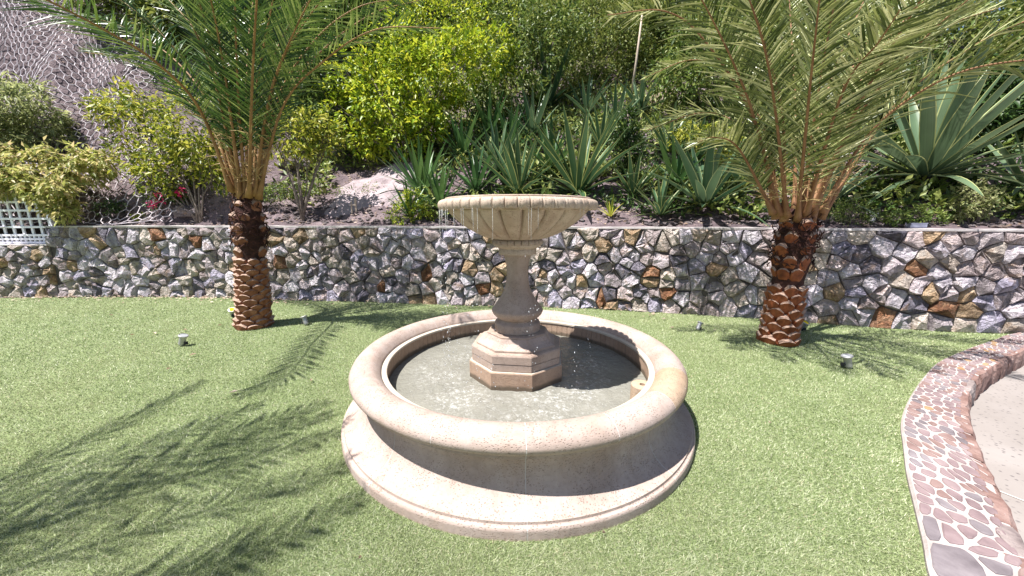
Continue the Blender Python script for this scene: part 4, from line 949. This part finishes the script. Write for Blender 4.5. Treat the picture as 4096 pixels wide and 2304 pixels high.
# undergrowth and litter over the slope
def scatter(n, cond, seed):
    rg = np.random.default_rng(seed); x = rg.uniform(-13, 13, n); d = rg.uniform(.05, 18, n); y = np.interp(x, WX, WY)+.3+d
    ok = cond(x, d) & (rg.random(n) < 1) & (np.abs(x/y) < 1.7); x = x[ok]; y = y[ok]; return x, y, hz(x, y), rg
def groundleaves(name, label, x, y, z, rg, size, lm, lift, flat, asp=.4):
    k = len(x); d = rg.normal(0, 1, (k, 3)); d[:, 2] = np.abs(d[:, 2])*(0 if flat else .9); d /= np.linalg.norm(d, axis=1)[:, None]
    nr = rg.normal(0, .35, (k, 3))+np.array([0, -.5, 1]); s_ = np.cross(d, nr); s_ /= np.linalg.norm(s_, axis=1)[:, None]; up = np.cross(s_, d)
    L = size*rg.uniform(.6, 1.5, k)[:, None]; P = np.stack([x, y, z+lift*rg.random(k)+.006], -1)
    V = np.stack([P, P+d*L*.45-s_*L*asp*.5+up*L*.08, P+d*L, P+d*L*.45+s_*L*asp*.5+up*L*.08], 1).reshape(-1, 3); i = np.arange(k)[:, None]*4
    tag(link(name, npmesh(name, V, np.concatenate([i+[0, 1, 2], i+[0, 2, 3]]), lm)), label, name.replace('_', ' '), kind='stuff')
nzv = lambda x, d: np.sin(x*1.9+1.3*np.sin(d*1.7))+np.cos(d*2.3+x*.7)
bare = lambda x, d: (x > -4.4) & (x < -1.9) & (d < 2.6)
x, y, z, rg = scatter(150000, lambda x, d: (x > -5.6) & ~bare(x, d) & (d > .25) & ((d > 2.6) | (nzv(x, d) > -.3)), 1)
groundleaves('undergrowth', 'low green undergrowth between the plants on the slope', x, y, z, rg, .14, L_MID2, .32, False)
x, y, z, rg = scatter(110000, lambda x, d: (x > -.9) & (d < 4.5) & (d > .35) & (nzv(x*1.3, d*2) > -.9), 2)
groundleaves('undergrowth', 'dark green undergrowth around the agaves', x, y, z, rg, .13, L_DARK, .24, False, .3)
x, y, z, rg = scatter(60000, lambda x, d: (d < 4.5) & (nzv(x*2, d*3) > -1.1), 4)
groundleaves('leaf_litter', 'pale dry leaf litter lying on the slope', x, y, z, rg, .055, L_DRY, .012, True, .5)
# litter on the lawn along the wall foot
rg = np.random.default_rng(8); x = rg.uniform(-10.5, 2.5, 700); y = np.interp(x, WX, WY)-np.abs(rg.normal(0, .22, 700))-.03; ok = rg.random(700) < np.where(x < -4, 1, .35); x = x[ok]; y = y[ok]
groundleaves('leaf_litter', 'pale dry leaves lying in the turf along the wall foot', x, y, 0*x+.026, rg, .05, L_DRY, .006, True, .5)
lv = [(770, 1418, 40), (620, 1332, 40), (740, 1318, 26), (1245, 1520, 34), (935, 1567, 52), (675, 1474, 34), (530, 1338, 26), (880, 1300, 26), (2600, 1260, 34), (2690, 1310, 34), (2655, 1275, 26), (445, 1260, 26), (2415, 2130, 26), (1440, 2230, 26), (3080, 1690, 24), (2860, 1318, 26)]
for k, (x, y, s_) in enumerate(lv):
    g = ground(x, y, .03); L = .62*s_*(g.y*cP+1.57*sP)/FPX; a = R.uniform(0, 6.28); d_ = Vector((math.cos(a), math.sin(a), .12)); q_ = Vector((-math.sin(a), math.cos(a), .05))
    V = [g-d_*L*.5, g-q_*L*.2+Vector((0, 0, .012)), g+Vector((0, 0, -.004)), g+q_*L*.2+Vector((0, 0, .012)), g+d_*L*.5, g+d_*L*.2-q_*L*.16+Vector((0, 0, .008)), g+d_*L*.2+q_*L*.16+Vector((0, 0, .008))]
    tag(obj('dry_leaf', V, [(0, 1, 2), (0, 2, 3), (1, 5, 4, 2), (2, 4, 6, 3)], L_DRY), 'single curled dry leaf lying on the turf', 'leaf', 'dry leaves lying on the lawn')
# the bare rock slab on the bank
V = []; F = []; na, nb = 30, 22
for j in range(nb):
    for i in range(na):
        a = i/(na-1)*2-1; b = j/(nb-1)*2-1; x = -3.05+a*1.25; yw = float(np.interp(x, WX, WY))+.3+1.75+b*1.0+.25*a; r2 = a*a+b*b
        h_ = .17*max(-.6, 1-r2*1.05)+.10*noise.fractal(Vector((x*1.3, yw*1.3, 9)), 1, 2.1, 5)+.03*noise.noise(Vector((x*5, yw*5, 2)))
        V.append((x, yw, float(hz(x, yw))+h_))
for j in range(nb-1):
    for i in range(na-1): F.append((j*na+i, j*na+i+1, (j+1)*na+i+1, (j+1)*na+i))
tag(obj('bare_rock', V, F, M_SLAB, None, True), 'broad bare mauve rock slab on the bank right of the young tree', 'rock')
# rubble along the top of the wall
rb = B(); rr_ = random.Random(4)
for k in range(750):
    s_ = rr_.uniform(SA+2, SB); o_ = -.34-abs(rr_.gauss(0, .5)); p_ = wp(s_, o_, 0); p_.z = float(hz(p_.x, p_.y)); r = rr_.uniform(.02, .075)*(1.6 if rr_.random() < .08 else 1)
    V = []
    for (x, y, z) in ((1,0,0),(-1,0,0),(0,1,0),(0,-1,0),(0,0,1),(0,0,-1),(.6,.6,.5),(-.6,.5,.6),(.5,-.7,.5),(-.6,-.6,.5)): V.append(p_+Vector((x*rr_.uniform(.8, 1.4), y*rr_.uniform(.8, 1.3), z*rr_.uniform(.5, 1)))*r)
    rb.add(V, [(4,6,7),(4,7,9),(4,9,8),(4,8,6),(0,2,6),(6,2,7),(2,1,7),(7,1,9),(1,3,9),(9,3,8),(3,0,8),(8,0,6),(0,5,2),(2,5,1),(1,5,3),(3,5,0)])
tag(rb.to('rubble', M_ROCK), 'loose dark rubble along the top of the wall', 'rubble', kind='stuff')
for k, (x, y, sx, lb) in enumerate([(1590, 885, 70, 'grey boulder on the wall top left of the fountain bowl'), (1310, 620, 120, 'long grey rock ledge above the bare bank'), (760, 850, 90, 'pinkish rock beside the stems of the yellow green bush'), (2235, 428, 45, 'rounded pinkish rock between the agaves high on the slope'), (1180, 660, 110, 'dark rock at the upper left of the bare bank'), (1450, 590, 110, 'grey rock under the lime bush')]):
    f_ = on_hill(x, y); r = sx*f_.y/FPX*.5; V = []; F = []; nl = 7
    for i in range(nl+1):
        for j in range(10):
            th_ = math.pi*i/nl; ph_ = 2*math.pi*j/10; v = Vector((math.sin(th_)*math.cos(ph_)*1.25, math.sin(th_)*math.sin(ph_)*.9, math.cos(th_)*.62)); v *= r*(1+.32*noise.noise(v*1.9+Vector((k*5, 0, 0)))); V.append(f_+v)
    for i in range(nl):
        for j in range(10): F.append((i*10+j, (i+1)*10+j, (i+1)*10+(j+1) % 10, i*10+(j+1) % 10))
    tag(obj('rock', V, F, M_ROCK), lb, 'rock')

# ---------------------------------------------------------------- rockfall net on the left bank
cell = .185; net = B(); nw_ = []
def netp(u, v):
    """u along x, v metres up the bank"""
    x = -14+u; d = 1.352+(v-2.1)*.40 if v > 2.1 else .05+v*.62; y = float(np.interp(x, WX, WY))+.3+d
    z = float(hz(x, y)); off = .07+.05*math.sin(u*2.1+v*.6)
    return Vector((x+.16*math.sin(v*1.3+u*.7)+.10*math.sin(u*3+v), y-off-.06, z+.05))
R3 = math.sqrt(3); rowh = cell*1.5*.62; E = {}
seg = []
ncol = int(9.9/(cell*R3*.62)); nrow = int(13.5/rowh)
cw = cell*R3*.62; hc = cell*.62
for r in range(nrow):
    for c_ in range(ncol):
        cx = (c_+.5*(r % 2))*cw; cy = r*rowh
        if cx > 9.6-.15*cy and cy > 2: continue
        t_ = [(cx, cy+hc), (cx+cw/2, cy+hc/2), (cx+cw/2, cy-hc/2), (cx, cy-hc)]
        for k in range(3): seg.append((t_[k], t_[k+1]))
cache = {}
def gp(p_):
    k = (round(p_[0], 3), round(p_[1], 3))
    if k not in cache: cache[k] = netp(*k)
    return cache[k]
for a, b in seg:
    if a[1] < 0 or b[1] < 0: continue
    q_ = gp(a); t_ = q_.x/(q_.y*cP-(q_.z-CAMH)*sP)
    if t_ > -1.0+.05*math.sin(a[1]*2.3)+.03*math.sin(a[1]*5.1): continue
    net.tube([gp(a), gp(b)], .0085, 3, False)
tag(net.to('rockfall_net', M_WIRE), 'pale hexagonal wire net draped over the steep bank at upper left', 'net')

# ---------------------------------------------------------------- white lattice on the low stretch of wall
LY = 7.42; la = thing('lattice', 'white plastic lattice standing on the low end of the wall', 'lattice', (-10.4, LY, 1.09))
x1 = at_y(205, 900, LY).x; x0 = x1-3.2; z0 = 1.09; z1 = at_y(100, 770, LY).z; pit = .19
def slat(c_, h_): B().box(c_, h_).to('slat', M_WHITE, la)
k = 0; x = x1-.02
while x > x0: slat((x, LY, (z0+z1)/2), (.022, .012, (z1-z0)/2)); x -= pit
for z in [z0+.03, z0+.10, z0+.18]+[z0+.18+.165*j for j in range(1, 5)]:
    if z < z1: slat(((x0+x1)/2, LY-.022, z), ((x1-x0)/2, .0095, .02))
x = x1-.02-pit/2
while x > x0: slat((x, LY-.001, z0+.09), (.018, .0105, .088)); x -= pit
slat((x1+.045, LY-.01, (z0+z1)/2-.04), (.02, .03, (z1-z0)/2-.05)); B().box((x1+.02, LY-.05, z0+.03), (.06, .02, .028)).to('foot', M_WHITE, la)
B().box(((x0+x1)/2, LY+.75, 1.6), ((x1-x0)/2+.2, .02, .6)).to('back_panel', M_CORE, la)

# ---------------------------------------------------------------- garden spotlights
def spot(label, p_, yaw, tilt, size=1.0, lens=False, col=M_STEEL, group='garden spotlights'):
    size *= .85; t_ = thing('spotlight', label, 'spotlight', p_, group)
    M_ = Matrix.Translation(Vector(p_)+Vector((0, 0, .085*size))) @ Matrix.Rotation(yaw, 4, 'Z') @ Matrix.Rotation(tilt, 4, 'Y') @ Matrix.Scale(size, 4)
    def lt(name, prof, mt, n=20): b_ = B(); b_.lathe(prof, n, (0, 0, 0), M_); return b_.to(name, mt, t_, False)
    lt('housing', [(.012, -.085), (.030, -.08), (.036, -.06), (.037, .05), (.037, .052)], col)
    lt('flange', [(.0372, .045), (.052, .047), (.054, .052), (.054, .062), (.050, .066), (.043, .066), (.043, .056)], col)
    lt('lens', [(.0425, .0605), (.03, .063), (.012, .064)], M_LENS if lens else M_GLASS)
    B().tube([Vector(p_)+Vector((0, 0, -.03)), Vector(p_)+Vector((0, 0, .03*size)), M_ @ Vector((.0, 0, -.05))], .012*size, 8).to('stake', M_BLACK, t_)
    q_ = M_ @ Vector((.055, .0, -.03)); B().lathe([(.005, -.02), (.018, -.016), (.018, .016), (.005, .02)], 10, q_).to('knuckle', M_BLACK, t_)
    return t_
def gp0(x, y): return ground(x, y, .004)
spot('grey spotlight standing alone on the lawn left of the left palm', gp0(735, 1383), 0, .35, 1.15)
spot('grey spotlight on the lawn right of the left palm trunk', gp0(1222, 1300), math.pi*.9, .35, 1.1)
spot('spotlight with amber lens tucked beside the left palm trunk', gp0(932, 1268), -1.0, .6, 1.15, True)
spot('grey spotlight on the lawn between fountain and right palm', gp0(2795, 1320), .4, .5, .95)
spot('grey spotlight on the lawn in front of the right palm, nearest the kerb', gp0(3385, 1472), math.pi*.95, .28, 1.15)
spot('spotlight with amber lens beside the right palm trunk', gp0(3208, 1322), -1.2, .55, 1.15, True)
f_ = on_hill(3487, 890); spot('pale spotlight on the wall top right of the right palm', f_, .3, .1, 1.2, False, M_WHITE)
f_ = on_hill(3662, 912); B_ = B().box(f_+Vector((0, 0, .03)), (.10, .05, .03), Matrix.Rotation(-.2, 3, 'Z')); B_.box(f_+Vector((0, 0, .063)), (.104, .054, .004), Matrix.Rotation(-.2, 3, 'Z'))
tag(B_.to('junction_box', M_GREYBOX), 'flat blue grey box on the wall top under the giant agave', 'box')
f_ = on_hill(1488, 775); B_ = B().box(f_+Vector((0, 0, .06)), (.06, .05, .03), Matrix.Rotation(.3, 3, 'Z')); B_.tube([f_-Vector((0, 0, .05)), f_+Vector((0, 0, .05))], .015, 8)
tag(B_.to('irrigation_box', M_WHITE), 'small white irrigation box on the bare bank', 'box')
P = [on_hill(x, y)+Vector((0, 0, .03)) for x, y in ((1100, 830), (1200, 835), (1300, 838), (1400, 826), (1470, 808), (1495, 780), (1540, 765))]
tag(B().tube(spline(P, 40), .011, 6).to('irrigation_hose', M_BLACK, None, True), 'black irrigation hose running across the bare bank', 'hose')
f_ = on_hill(1425, 850); B_ = B().box(f_+Vector((0, 0, .12)), (.018, .018, .17)); B_.box(f_+Vector((-.09, 0, .10)), (.012, .012, .12)); B_.box(f_+Vector((-.045, -.02, .15)), (.06, .008, .014))
tag(B_.to('stake', M_STALK), 'short wooden stake on the bank above the wall', 'stake')
